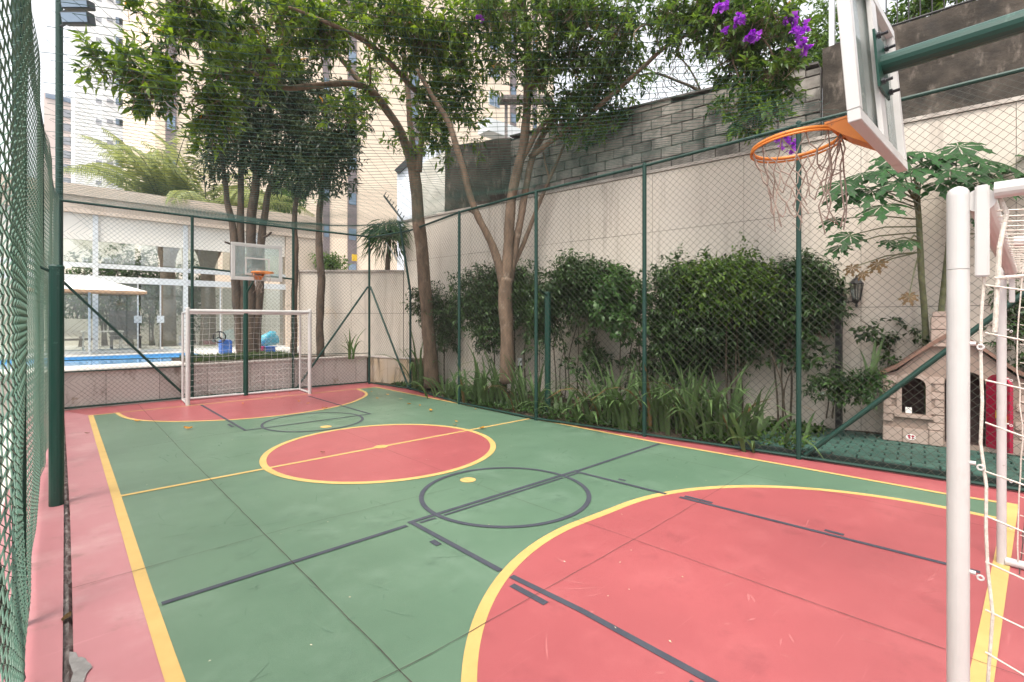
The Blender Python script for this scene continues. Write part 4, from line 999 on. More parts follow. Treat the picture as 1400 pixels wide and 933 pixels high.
for k in range(1, 8):
    b.tube([Vector((x, .1-k*.13+.02*noise.noise(Vector((x*3, k, 0))), H-.085-.015*noise.noise(Vector((x*2, k, 4))))) for x in np.linspace(GA.x, GB.x, 24)], .0028, 5, cap=False)
grid_net(b, lambda u, v: Vector((GA.x+(GB.x-GA.x)*u, -DPT-.03-.35*(1-v), .05+(H-.1)*v)), 24, 17, .0028, .012, 6)
b.tube([Vector((GA.x+.02, .10, H-.02)), Vector((GA.x+.02, .075, H-.10)), Vector((GA.x+.01, .09, H-.2)), Vector((GA.x+.015, .10, H-.45))], .0062, 7)
b.tube([Vector((GA.x+.01, .10, H-.29)), Vector((GA.x+.02, -.1, H-.28)), Vector((GA.x+.02, -.4, H-.275))], .0055, 7)
b.build('goal_net', M['rope'], ng)
for p in (GA, GB):
    for z in (.28, .62, 1.03, 1.36, 1.72):
        b = MB(); c = gz(p+bk*.043, z); b.tube([c+Vector((0, .007*math.cos(a)-.007, .007*math.sin(a))) for a in np.linspace(0, 6.283, 13)[:-1]], .0028, 6, closed=True); b.tube([gz(p+bk*.0262, z+.01), gz(p+bk*.040, z+.01)], .006, 8); b.build('net_hook', M['white'], ng)

# ================================================================== TREES
t1 = thing('forked_tree', 'tall forked tree with a single smooth trunk behind the right fence, far end', 'tree', at(588, 520, 12.65))
b = MB()
limb(b, [(590, 530, 12.65, .21), (587, 470, 12.65, .175), (581, 390, 12.6, .155), (573, 310, 12.5, .15), (568, 255, 12.4, .15), (564, 214, 12.3, .12)], n=12)
limb(b, [(566, 235, 12.35, .12), (552, 190, 12.0, .105), (532, 155, 11.6, .095), (508, 126, 11.2, .085), (480, 114, 10.8, .07), (432, 117, 10.3, .062), (386, 119, 9.9, .058), (371, 85, 9.6, .05), (360, 55, 9.3, .04), (338, 25, 9.0, .03), (320, -10, 8.6, .02)])
limb(b, [(386, 119, 9.9, .05), (345, 101, 9.3, .042), (318, 100, 9.0, .036), (290, 107, 8.7, .03), (255, 96, 8.4, .022), (215, 102, 8.0, .014), (170, 95, 7.7, .006)])
limb(b, [(372, 85, 9.6, .034), (345, 72, 9.2, .028), (310, 50, 8.8, .02), (265, 30, 8.4, .012)])
limb(b, [(318, 100, 9.0, .025), (285, 135, 8.6, .018), (250, 150, 8.2, .01)])
limb(b, [(500, 122, 11.1, .06), (470, 85, 10.9, .05), (448, 60, 10.7, .042), (415, 38, 10.4, .034), (360, 20, 10, .02)])
limb(b, [(566, 215, 12.3, .085), (560, 165, 12.3, .07), (556, 110, 12.2, .06), (549, 50, 12.0, .05), (545, -10, 11.8, .03)])
limb(b, [(572, 235, 12.3, .09), (576, 190, 12.2, .075), (590, 145, 11.9, .065), (604, 90, 11.6, .05), (612, 30, 11.2, .04)])
limb(b, [(603, 180, 12.0, .05), (588, 145, 11.5, .055), (560, 116, 11.0, .06), (535, 88, 10.5, .055), (510, 64, 10.0, .052), (480, 46, 9.4, .045), (440, 28, 8.8, .035), (395, 10, 8.2, .02)])
limb(b, [(505, 125, 11.2, .03), (506, 100, 11.0, .022), (504, 75, 10.8, .014)])
b.build('trunk', M['bark'], t1, smooth=True)
crownA = [blob(240, 8, 7.8, 70, 18, .5, 34), blob(325, 20, 8.4, 85, 36, .7, 66), blob(265, 72, 8.2, 55, 30, .6, 40), blob(165, 93, 7.7, 50, 20, .4, 30), blob(205, 120, 7.9, 50, 30, .5, 40), blob(255, 140, 8.3, 70, 42, .6, 70),
          blob(325, 80, 8.9, 50, 45, .7, 42), blob(290, 165, 8.7, 45, 28, .5, 30), blob(420, 25, 9.3, 95, 45, .8, 120), blob(470, 150, 10.6, 35, 30, .5, 14), blob(385, 70, 9.8, 40, 30, .6, 20),
          blob(525, 20, 9.8, 90, 40, .8, 110), blob(575, 60, 10.4, 70, 60, .8, 120), blob(630, 85, 10.7, 48, 65, .7, 110), blob(655, 30, 10.4, 45, 50, .7, 60), blob(612, 150, 11.0, 55, 40, .7, 80), blob(505, 95, 11.4, 40, 50, .5, 20), blob(495, 150, 11.2, 35, 40, .5, 18), blob(620, 190, 11.3, 40, 20, .4, 28), blob(565, 200, 12, 30, 18, .4, 16), blob(450, 50, 9.4, 50, 28, .6, 40)]
leaf_cloud(t1, M['leafA'], crownA, per=11, ll=.165, lw=.05, twig=.24, shell=.6, gap=.40, gapscale=1.5, droop=.22, twigmat=M['bark'], dens=1.45, big=1.12)

t2 = thing('flowering_tree', 'many-stemmed tree with purple flowers behind the middle of the right fence', 'tree', at(693, 515, 10.75))
b = MB()
limb(b, [(694, 525, 10.75, .17), (693, 470, 10.75, .15), (692, 420, 10.75, .15), (692, 380, 10.75, .15)], n=12)
limb(b, [(690, 400, 10.75, .10), (679, 350, 10.7, .088), (665, 318, 10.65, .08), (651, 290, 10.6, .075), (638, 250, 10.5, .07), (627, 208, 10.4, .065), (612, 165, 10.3, .055), (590, 130, 10.1, .045), (570, 95, 9.9, .035)])
limb(b, [(657, 300, 10.6, .035), (647, 291, 10.6, .03), (640, 287, 10.55, .026)], n=6)
limb(b, [(692, 395, 10.75, .13), (695, 340, 10.75, .115), (699, 285, 10.7, .108), (706, 235, 10.6, .10), (717, 185, 10.45, .092), (722, 130, 10.3, .085), (722, 80, 10.1, .075), (717, 30, 9.8, .06), (712, -20, 9.4, .045)])
limb(b, [(697, 385, 10.8, .085), (706, 330, 10.8, .08), (716, 280, 10.8, .075), (725, 225, 10.75, .07), (742, 185, 10.7, .06), (768, 152, 10.5, .05), (795, 130, 10.3, .04), (835, 90, 10, .028), (860, 50, 9.7, .016)])
limb(b, [(698, 375, 10.85, .055), (715, 335, 10.9, .05), (735, 285, 10.9, .045), (754, 240, 10.85, .04), (768, 205, 10.8, .03), (778, 180, 10.7, .015)])
limb(b, [(752, 245, 10.85, .03), (745, 220, 10.8, .022), (742, 200, 10.8, .012)], n=6)
limb(b, [(708, 225, 10.6, .06), (735, 180, 10.4, .055), (758, 150, 10.2, .05), (735, 110, 10, .03)])
limb(b, [(722, 130, 10.3, .05), (745, 95, 10.0, .042), (765, 60, 9.6, .035), (780, 15, 9.2, .025)])
limb(b, [(724, 215, 10.7, .06), (775, 178, 10.2, .052), (825, 140, 9.6, .045), (875, 95, 8.8, .036), (925, 55, 8.1, .03), (985, 35, 7.5, .022), (1045, 55, 7.15, .014), (1065, 110, 7.05, .008)])
limb(b, [(905, 72, 8.4, .02), (890, 35, 8.2, .016), (868, 45, 8.0, .012), (872, 60, 7.9, .006)], n=6)
limb(b, [(925, 55, 8.1, .02), (945, 20, 7.8, .014), (960, -10, 7.6, .008)], n=6)
limb(b, [(985, 35, 7.5, .016), (1005, 90, 7.3, .012), (1020, 150, 7.15, .007)], n=6)
b.build('trunk', M['bark'], t2, smooth=True)
crownB = [blob(700, 12, 9.3, 75, 35, .7, 85), blob(765, 25, 9.3, 70, 40, .7, 100), blob(775, 85, 9.7, 60, 45, .7, 105), blob(812, 130, 9.8, 48, 40, .6, 85), blob(740, 120, 10.0, 45, 50, .5, 36), blob(845, 35, 8.9, 60, 48, .6, 85), blob(805, 165, 9.8, 35, 18, .4, 24), blob(690, 95, 9.9, 30, 45, .5, 22), blob(850, 95, 9.3, 30, 35, .4, 34), blob(760, 165, 10.2, 45, 25, .4, 24)]
leaf_cloud(t2, M['leafB'], crownB, per=10, ll=.15, lw=.045, twig=.24, shell=.6, gap=.38, gapscale=1.6, droop=.25, twigmat=M['bark'], dens=1.6, big=1.12)
crownC = [blob(925, 25, 8.0, 65, 38, .5, 62), blob(990, 22, 7.6, 62, 36, .5, 75), blob(1045, 35, 7.2, 42, 45, .5, 60), blob(1010, 75, 7.4, 52, 40, .4, 62), blob(955, 60, 7.9, 45, 25, .4, 30), blob(1055, 105, 7.1, 38, 38, .4, 52), blob(1042, 150, 7.05, 26, 30, .3, 26), blob(1020, 168, 7.1, 30, 14, .25, 12), blob(1000, 145, 7.2, 18, 12, .2, 7)]
leaf_cloud(t2, M['leafB'], crownC, per=10, ll=.125, lw=.045, twig=.18, shell=.6, gap=.28, gapscale=2, droop=.25, name='flowering_foliage', twigmat=M['bark'], dens=1.9, big=1.1)
for i, (px, py, d, n, sp) in enumerate(((987, 8, 7.0, 9, .05), (1013, 28, 6.9, 7, .04), (1029, 47, 6.8, 11, .05), (993, 42, 7.0, 3, .02), (1084, 26, 6.7, 9, .05), (1093, 44, 6.7, 12, .06), (1097, 64, 6.7, 9, .055), (1070, 190, 6.8, 9, .05), (1084, 200, 6.8, 5, .04), (658, 24, 9.4, 4, .05))):
    c = np.array(at(px, py, d)); n2 = n*5; ctr = np.repeat(c+nrg.normal(size=(n, 3))*sp*.75, 5, 0)
    dd = nrg.normal(size=(n2, 3)); leaves_mesh('flower', M['flower'], t2, ctr, dd, nrg.normal(size=(n2, 3)), .06+.025*nrg.random(n2), .055+.02*nrg.random(n2), nrg.random(n2), .1, None)

def thin_tree(name, label, stems, blobs, leaf, ll, lw, per, group=None, bark='barkdark', gap=.2, base=None, shell=.55):
    t = thing(name, label, 'tree', base if base is not None else at(*stems[0][0][:3]), group); b = MB()
    for k, s in enumerate(stems): limb(b, s, n=8, wob=.05, seed=k)
    b.build('trunk', M[bark], t, smooth=True)
    leaf_cloud(t, M[leaf], blobs, per=per, ll=ll, lw=lw, twig=.22, shell=shell, gap=gap, droop=.35, dens=1.9, big=1.1); return t
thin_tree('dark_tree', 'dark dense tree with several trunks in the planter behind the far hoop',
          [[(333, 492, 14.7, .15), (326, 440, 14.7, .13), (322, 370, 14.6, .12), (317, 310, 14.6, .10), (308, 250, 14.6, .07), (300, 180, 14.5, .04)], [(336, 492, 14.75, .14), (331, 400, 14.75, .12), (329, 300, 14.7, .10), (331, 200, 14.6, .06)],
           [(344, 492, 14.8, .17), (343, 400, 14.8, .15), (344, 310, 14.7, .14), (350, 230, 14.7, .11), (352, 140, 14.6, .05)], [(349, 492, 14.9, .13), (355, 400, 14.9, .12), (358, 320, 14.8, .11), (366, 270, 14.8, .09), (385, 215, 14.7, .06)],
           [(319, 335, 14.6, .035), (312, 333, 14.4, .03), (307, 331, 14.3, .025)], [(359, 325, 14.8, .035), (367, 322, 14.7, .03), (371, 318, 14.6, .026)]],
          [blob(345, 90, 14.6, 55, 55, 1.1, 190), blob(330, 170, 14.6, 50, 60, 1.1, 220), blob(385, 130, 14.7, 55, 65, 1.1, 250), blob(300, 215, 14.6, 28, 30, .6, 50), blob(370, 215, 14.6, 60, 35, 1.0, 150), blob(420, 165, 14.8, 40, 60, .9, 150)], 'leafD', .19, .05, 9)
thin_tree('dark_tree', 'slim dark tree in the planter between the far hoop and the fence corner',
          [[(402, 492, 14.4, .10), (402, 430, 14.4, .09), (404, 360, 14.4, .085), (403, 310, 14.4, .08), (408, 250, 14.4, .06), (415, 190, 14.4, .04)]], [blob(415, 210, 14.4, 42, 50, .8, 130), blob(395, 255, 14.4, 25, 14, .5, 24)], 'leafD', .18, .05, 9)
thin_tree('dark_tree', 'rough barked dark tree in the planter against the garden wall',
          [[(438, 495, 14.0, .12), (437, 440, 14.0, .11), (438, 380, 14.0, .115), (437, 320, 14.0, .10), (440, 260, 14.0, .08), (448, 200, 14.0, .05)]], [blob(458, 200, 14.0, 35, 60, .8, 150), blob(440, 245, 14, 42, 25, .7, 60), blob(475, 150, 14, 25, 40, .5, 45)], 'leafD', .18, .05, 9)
# small trees beyond the pavilion and above the walls
thin_tree('bushy_tree', 'light green treetop above the right end of the pavilion', [[(385, 320, 23, .1), (383, 290, 23, .08), (385, 265, 23, .03)]], [blob(385, 270, 23, 35, 22, 1.2, 130)], 'leafL', .22, .07, 8, base=at(385, 470, 23))
thin_tree('bushy_tree', 'bright green shrub top behind the garden wall, by the tower', [[(455, 400, 20, .05), (452, 380, 20, .04), (455, 362, 20, .02)]], [blob(452, 362, 20, 18, 9, .6, 60)], 'leafL', .18, .06, 8, base=at(455, 450, 20))
thin_tree('bushy_tree', 'bright green tree behind the block wall, left of the near backboard', [[(1125, 120, 11, .08), (1118, 80, 11, .05), (1112, 45, 11, .03)]], [blob(1120, 70, 11, 30, 45, .8, 120), blob(1092, 95, 11.2, 28, 25, .6, 60), blob(1135, 20, 11, 22, 35, .6, 50)], 'leafL', .11, .04, 8, base=at(1125, 300, 11))
thin_tree('bushy_tree', 'green leaves growing through the iron railing above the dark wall', [[(1250, 60, 8.4, .04), (1248, 20, 8.4, .03), (1250, -10, 8.4, .02)]], [blob(1250, 10, 8.3, 40, 18, .4, 55), blob(1222, 30, 8.5, 14, 22, .3, 20), blob(1330, -20, 7.8, 60, 20, .3, 50)], 'leafL', .10, .045, 8, base=at(1250, 100, 8.4))
# leggy half-bare tree against the sky, behind the block wall
t = thing('half_bare_tree', 'half bare twiggy tree behind the block wall, against the white sky', 'tree', at(980, 240, 13)); b = MB()
limb(b, [(1000, 300, 13, .08), (985, 180, 13, .06), (960, 130, 13, .045), (925, 110, 13, .035), (895, 100, 13, .03), (870, 104, 13, .014)], n=6)
rr = random.Random(4)
for i in range(70):
    x = rr.uniform(880, 1075); y = rr.uniform(75, 150)
    limb(b, [(x, y+18, 13, .012), (x+rr.uniform(-10, 10), y+4, 13, .008), (x+rr.uniform(-22, 22), y-rr.uniform(8, 30), 13, .003)], seg=2, n=4, wob=.1)
limb(b, [(985, 180, 13, .05), (1010, 120, 13, .035), (1040, 80, 13, .02), (1060, 40, 13, .01)], n=6); limb(b, [(960, 130, 13, .03), (940, 90, 13, .02), (915, 70, 13, .01)], n=6); limb(b, [(1000, 140, 13, .03), (990, 95, 13, .02), (970, 70, 13, .01)], n=6)
b.build('trunk', M['stem'], t)
leaf_cloud(t, M['leafM'], [blob(990, 115, 13, 85, 32, .8, 110), blob(1070, 60, 13, 40, 40, .6, 70), blob(900, 110, 13, 30, 22, .5, 22)], per=5, ll=.10, lw=.04, twig=.25, shell=.8, gap=.3)

# ponytail plant and drainpipe at the wall corner
p0 = at(530, 372, 14.6); t = thing('spiky_plant', 'shaggy spiky plant drooping over the garden wall corner', 'plant', p0); b = MB(); b.tube([p0-Vector((0, 0, .6)), p0+Vector((0, 0, .35)), at(533, 325, 14.6)], [.09, .07, .05], 8); b.build('stem', M['barkdark'], t)
n = 420; c = np.array(at(533, 322, 14.6)); dd = unit(nrg.normal(size=(n, 3))*np.array([1, 1, .6])+np.array([0, 0, .35])); dn = unit(dd+np.array([0, 0, -1.1]))
q0 = c+dd*.05*nrg.random((n, 1)); Ls = .35+.3*nrg.random(n)
leaves_mesh('upper_leaf', M['leafM'], t, q0, dd, nrg.normal(size=(n, 3)), Ls, np.full(n, .022), nrg.random(n)*.6, .25)
leaves_mesh('drooping_leaf', M['leafM'], t, q0+dd*.42*Ls[:, None]/.5, dn, nrg.normal(size=(n, 3)), Ls*1.2, np.full(n, .02), nrg.random(n)*.5, .1)
b = MB(); b.tube([at(528, 332, 14.3), at(549, 364, 14.35)], .02, 6); tag(b.build('drain_pipe', M['alu'], origin=at(549, 364, 14.35)), 'thin white pipe leaning over the garden wall corner', 'pipe')
b = MB(); b.tube([at(525, 268, 15), at(553, 305, 14.6)], .03, 6)
for k in range(8): q = at(525+28*k/8, 268+37*k/8, 15-.4*k/8); b.tube([q, q+Vector((.05, -.05, .12))], .012, 4)
tag(b.build('spike_strip', M['iron'], origin=at(553, 305, 14.6)), 'dark sloping anti-climb spike bar above the wall corner', 'spike bar')
b = MB(); b.box(*at(481, 357, 26).to_tuple(), *(at(487.5, 348, 26)+hf*.1).to_tuple()); tag(b.build('wall_sign', M['sign'], origin=at(484, 357, 26)), 'small yellow sign on the beige tower above the garden wall', 'sign')

# ------------------------------------------------------------------ hedge shrubs in front of the wall
def shrub(label, blobs, stems, leaf='leafS', ll=.085, lw=.027, per=10, gap=.12, dens=3.6, name='shrub', group='shrubs along the retaining wall', shell=.35, twig=.18):
    blobs = [(c, (max(r[0]-.03, .1), r[1], max(r[2]-.07, .1)), k) for c, r, k in blobs]
    base = at(*stems[0][0][:3]); t = thing(name, label, 'shrub', base, group)
    for k, s in enumerate(stems): b = MB(); limb(b, s, n=6, wob=.04, seed=k, seg=4); b.build('stem', M['stem'], t)
    leaf_cloud(t, M[leaf], blobs, per=per, ll=ll, lw=lw, twig=twig, shell=shell, gap=gap, droop=.3, dens=dens, big=1.2, jit=.26); return t
def stems(xs, y0, y1, d, sp=10, r=.02, seed=0):
    q = random.Random(seed); return [[(x, y0, d, r), (x+q.uniform(-4, 4), (y0+y1)/2, d+q.uniform(-.1, .1), r*.8), (x+q.uniform(-sp, sp), y1, d+q.uniform(-.2, .2), r*.5)] for x in xs]
shrub('dark hedge shrub behind the lone smooth trunk at the far corner', [blob(600, 425, 12.9, 26, 30, .35, 90), blob(612, 460, 12.8, 14, 28, .3, 36), blob(578, 415, 13.0, 18, 22, .3, 40)], stems((600, 608), 525, 440, 12.9, seed=1))
shrub('wide dark hedge shrub behind the many-stemmed trunk', [blob(665, 405, 11.3, 42, 36, .4, 210), blob(712, 395, 11.1, 30, 30, .4, 120), blob(672, 455, 11.2, 26, 26, .35, 80), blob(722, 430, 11.0, 24, 20, .3, 60), blob(650, 430, 11.4, 25, 22, .3, 60)], stems((672, 684, 702, 718), 530, 440, 11.2, seed=2), shell=.3)
shrub('dark rounded hedge shrub with thin bare stems, right of the volleyball post', [blob(790, 385, 9.9, 45, 30, .45, 200), blob(770, 415, 10.0, 38, 26, .4, 120), blob(815, 415, 9.8, 30, 30, .4, 90), blob(745, 440, 10.2, 22, 28, .3, 50), blob(835, 385, 9.9, 30, 20, .4, 60)], stems((760, 772, 780, 788, 798), 545, 430, 9.95, sp=14, r=.014, seed=3), shell=.3)
shrub('thin dark leafy undergrowth between the volleyball post and the lighter shrub', [blob(735, 480, 10.3, 26, 30, .3, 12), blob(770, 455, 10.0, 24, 18, .3, 14), blob(825, 470, 9.8, 26, 30, .3, 22), blob(868, 500, 9.3, 20, 30, .3, 18)], stems((738, 768, 828, 866), 560, 470, 9.9, r=.012, seed=21), ll=.09, lw=.034, per=9, gap=.2, dens=1.6)
shrub('dark shaded undergrowth beneath the biggest hedge shrub', [blob(905, 495, 8.9, 30, 32, .35, 60), blob(945, 500, 8.7, 34, 34, .35, 60), blob(990, 500, 8.6, 30, 30, .3, 30), blob(1050, 480, 8.3, 34, 26, .3, 40)], stems((905, 945, 990, 1050), 575, 490, 8.7, r=.014, seed=22), ll=.09, lw=.034, per=9, gap=.15, dens=1.8)
shrub('lighter broad-leaved shrub leaning out between two dark ones', [blob(848, 398, 9.0, 30, 30, .35, 40), blob(862, 436, 8.9, 38, 30, .35, 55), blob(830, 420, 9.1, 22, 25, .3, 22)], stems((850, 862, 872), 580, 440, 9.2, r=.015, seed=4), leaf='leafM', ll=.10, lw=.055, per=8, gap=.2, dens=2.6)
shrub('thin creeper shrub with oval leaves low on the wall', [blob(815, 480, 9.6, 20, 42, .25, 40), blob(790, 500, 9.7, 16, 20, .2, 18)], stems((812, 820, 800), 560, 450, 9.7, r=.010, seed=5), leaf='leafS', ll=.09, lw=.05, per=6, gap=.2, dens=1.1)
shrub('biggest round hedge shrub with a yellow-green top, centre of the garden', [blob(940, 400, 8.6, 48, 45, .5, 210), blob(1000, 395, 8.4, 60, 32, .5, 150), blob(975, 445, 8.4, 65, 40, .5, 230), blob(1040, 420, 8.2, 50, 40, .5, 190), blob(930, 455, 8.6, 38, 35, .4, 110)], stems((955, 975, 1000, 1012), 580, 450, 8.5, r=.022, seed=6), shell=.28)
shrub('light green twiggy bush growing over the top of the biggest hedge shrub', [blob(1000, 385, 8.0, 52, 28, .35, 150), blob(1030, 405, 7.9, 48, 32, .3, 110), blob(985, 410, 7.9, 40, 28, .3, 80), blob(960, 385, 8.1, 30, 25, .3, 50), blob(1025, 350, 8.1, 26, 26, .2, 6)], stems((995, 1005, 1012), 575, 380, 8.0, sp=18, r=.014, seed=7), leaf='leafL', ll=.075, lw=.032, per=9, gap=.28, shell=.7, twig=.2)
shrub('dark clipped shrub between the fence post and the lantern', [blob(1095, 392, 7.9, 34, 36, .45, 190), blob(1104, 426, 7.8, 30, 22, .4, 110), blob(1085, 430, 7.9, 34, 36, .4, 120), blob(1128, 405, 7.8, 10, 22, .3, 20)], stems((1065, 1072, 1080), 590, 450, 7.9, r=.018, seed=8), shell=.3)
shrub('loose dark leafy branches under the clipped shrub', [blob(1112, 488, 7.5, 32, 26, .3, 40)], stems((1070, 1078), 585, 480, 7.6, sp=24, r=.012, seed=9), ll=.10, lw=.05, per=7, gap=.2, dens=1.0, twig=.12)
shrub('small rounded bush on the ground left of the lamp post', [blob(1130, 540, 7.1, 26, 22, .25, 30), blob(1142, 522, 7.1, 18, 20, .25, 18)], stems((1130, 1138), 572, 530, 7.1, r=.012, seed=10), ll=.06, lw=.03, per=8, twig=.09)
shrub('low dark bush beside the toy cottage window', [blob(1188, 522, 6.95, 15, 20, .2, 28), blob(1180, 540, 6.95, 14, 14, .2, 16)], stems((1186,), 560, 520, 6.95, r=.012, seed=11), leaf='leafM', ll=.06, lw=.02, per=9, twig=.09)
shrub('branch of small dark leaves against the bare wall above the toy cottage', [blob(1188, 452, 7.2, 18, 14, .15, 22), blob(1215, 465, 7.2, 20, 14, .15, 24), blob(1214, 490, 7.2, 9, 13, .12, 16), blob(1225, 445, 7.25, 9, 7, .1, 8), blob(1255, 462, 6.9, 12, 8, .12, 9)], [[(1213, 520, 7.2, .012), (1214, 480, 7.2, .01), (1200, 455, 7.2, .008), (1175, 437, 7.2, .004)], [(1214, 480, 7.2, .008), (1228, 455, 7.2, .005), (1235, 447, 7.2, .003)]], ll=.075, lw=.038, per=7, gap=0, shell=.8, twig=.09, dens=.8)
shrub('dark foliage filling the gap right of the near goal, beyond the fence', [blob(1400, 430, 6.6, 40, 60, .4, 160), blob(1430, 500, 6.4, 40, 50, .4, 120)], stems((1400, 1420), 600, 450, 6.6, seed=12))

# ------------------------------------------------------------------ strap-leaved clumps along the fence foot
bladeM = []
for k in range(6):
    rr = random.Random(40+k); V = []; n = 7; L = 1.0; bend = (.16, .36, .58, .80, 1.0, .26)[k]; wdt = .066
    for i in range(n+1):
        f = i/n; wv = wdt*(.75+.7*f-1.45*f**2.6)+.002; y = bend*f**2.1; z = f*L*(1-.28*bend*f**2)-(.25*f**5 if bend > .5 else 0)
        V += [(-wv/2, y-.006, z), (0, y+.006, z), (wv/2, y-.006, z)]
    F = []
    for i in range(n): F += [(3*i, 3*i+1, 3*i+4, 3*i+3), (3*i+1, 3*i+2, 3*i+5, 3*i+4)]
    me = bpy.data.meshes.new('strap_leaf'); me.from_pydata(V, [], F); me.materials.append(M['blade']); me.shade_smooth(); bladeM.append(me)
bladeD = []
for me in bladeM[1:4]:
    q = me.copy(); q.materials.clear(); q.materials.append(M['papdry']); bladeD.append(q)
def clump(x, y, hpx, n, spread, label, d=None):
    p = onZ(x, y, .03); dd = p.x*_F[0]+p.y*_F[1]; h = hpx*dd/FPX
    t = thing('strap_leaf_clump', label, 'plant', p, 'strap-leaved clumps along the garden fence')
    rr = random.Random(int(x*7+y))
    for i in range(int(n*1.25)):
        o = bpy.data.objects.new('leaf', rr.choice(bladeD) if rr.random() < .07 else bladeM[rr.choice((0, 1, 1, 2, 2, 5, 3, 3) if spread < 1 else (1, 2, 3, 3, 4, 4))]); link(o, t)
        a = rr.random()*6.283; q = rr.random()**.5*.20*(1+spread); s = h*rr.uniform(.55, 1.12)
        o.location = (q*math.cos(a), q*math.sin(a), -.03); o.rotation_euler = (rr.uniform(-.10, .10)-.12*spread, rr.uniform(-.1, .1), a-math.pi/2+rr.uniform(-.7, .7)); sw = rr.uniform(.8, 1.35)
        o.scale = (sw, s, s)
cl = [(574, 530, 95, 16, .6, 'strap-leaved clump at the foot of the lone smooth trunk'), (605, 541, 48, 14, 1.3, 'short spreading strap clump just left of the second fence post'), (622, 541, 40, 10, 1.2, 'short strap clump touching the second fence post'),
      (645, 549, 62, 14, .8, 'strap clump between the second fence post and the forked stems'), (664, 552, 85, 18, .4, 'upright strap clump left of the many-stemmed trunk'), (690, 552, 92, 16, .5, 'strap clump right in front of the many-stemmed trunk'),
      (718, 560, 70, 14, .8, 'strap clump in front of the bollard light'), (735, 562, 78, 10, .9, 'strap clump hugging the fence post next to the volleyball post'), (772, 570, 58, 16, 1.3, 'spreading strap clump with yellow leaves right of the volleyball post'), (800, 575, 62, 14, 1.3, 'low arching strap clump under the bare thin stems'),
      (822, 577, 98, 18, .4, 'tall strap clump under the lighter shrub'), (846, 580, 105, 20, .5, 'tall strap clump left of the tall middle fence post'), (866, 585, 95, 16, .6, 'strap clump just left of the tall middle fence post'),
      (898, 586, 118, 20, .4, 'tall strap clump just right of the tall middle fence post'), (922, 590, 105, 18, .5, 'strap clump with a brown tipped leaf, right of the middle post'), (948, 594, 125, 20, .4, 'tallest strap clump in front of the biggest hedge shrub'), (972, 597, 112, 18, .5, 'strap clump in front of the biggest shrub stems'), (996, 602, 110, 18, .5, 'strap clump at the right end of the tall row'), (1018, 603, 98, 16, .8, 'strap clump leaning towards the pale arching one'), (1045, 606, 70, 18, 2.0, 'pale arching strap clump spreading at the end of the row, by the tiles'),
      (1196, 560, 95, 7, .8, 'few long strap leaves behind the low bush by the toy cottage'), (493, 489, 50, 7, .5, 'thin strap plant in the far planter corner')]
for c in cl[:-2]: clump(*c)
def clump_at(p, h, n, label, seed):
    t = thing('strap_leaf_clump', label, 'plant', p, 'strap-leaved clumps along the garden fence'); rr = random.Random(seed)
    for i in range(n):
        o = bpy.data.objects.new('leaf', bladeM[rr.choice((0, 1, 2, 5, 3))]); link(o, t); a = rr.random()*6.28; s = h*rr.uniform(.5, 1.1)
        o.location = (.06*math.cos(a), .06*math.sin(a), -.03); o.rotation_euler = (rr.uniform(-.15, .1), rr.uniform(-.1, .1), a); o.scale = (rr.uniform(.8, 1.2), s, s)
clump_at(at(1182, 548, 6.9), 1.0, 8, cl[-2][5], 3); p = at(492, 486, 13.2); clump_at(Vector((p.x, p.y+.5, .77)), .9, 9, cl[-1][5], 5); 
# ground cover and turf
def groundcover(name, label, n, fn, m, ll, lw, up=.6):
    P = np.array([fn() for _ in range(n)]); D = nrg.normal(size=(n, 3))*np.array([1, 1, .3])+np.array([0, 0, up]); Nn = nrg.normal(size=(n, 3))*.3+np.array([0, 0, 1])
    o = leaves_mesh(name, m, None, P, D, Nn, ll*(.6+.8*nrg.random(n)), lw*(.7+.6*nrg.random(n)), np.clip(nrg.normal(.4, .22, n), 0, 1), .2); tag(o, label, 'plants', None, 'stuff')
def gc1():
    while True:
        Y = rnd.uniform(2.3, 12.3); x0 = float(np.interp(Y, [q[1] for q in FR][::-1], [q[0] for q in FR][::-1]))+.12; X = rnd.uniform(x0, wallX(Y)-.05)
        if noise.noise(Vector((X*1.1, Y*1.1, 5))) > -.15: return (X, Y, .02+.10*(X-x0)/2+.05*rnd.random())
groundcover('ground_cover', 'low green ground cover under the garden shrubs', 7000, gc1, M['leafG'], .10, .045)
def gc2():
    X = rnd.uniform(7.15, wallX(3)); Y = rnd.uniform(2.2, 3.9); return (X, Y, .04+.08*rnd.random())
groundcover('ground_cover', 'bright fern-like ground cover beside the green tiles', 1500, gc2, M['leafL'], .10, .035, .9)
def gc3(): X = rnd.uniform(2.45, 4.9); return (X, rnd.uniform(13.66, 15.5), .77+.05*rnd.random())
groundcover('planter_grass', 'grass tufts growing along the far planter edge', 3500, gc3, M['grass'], .14, .014, 1.6)

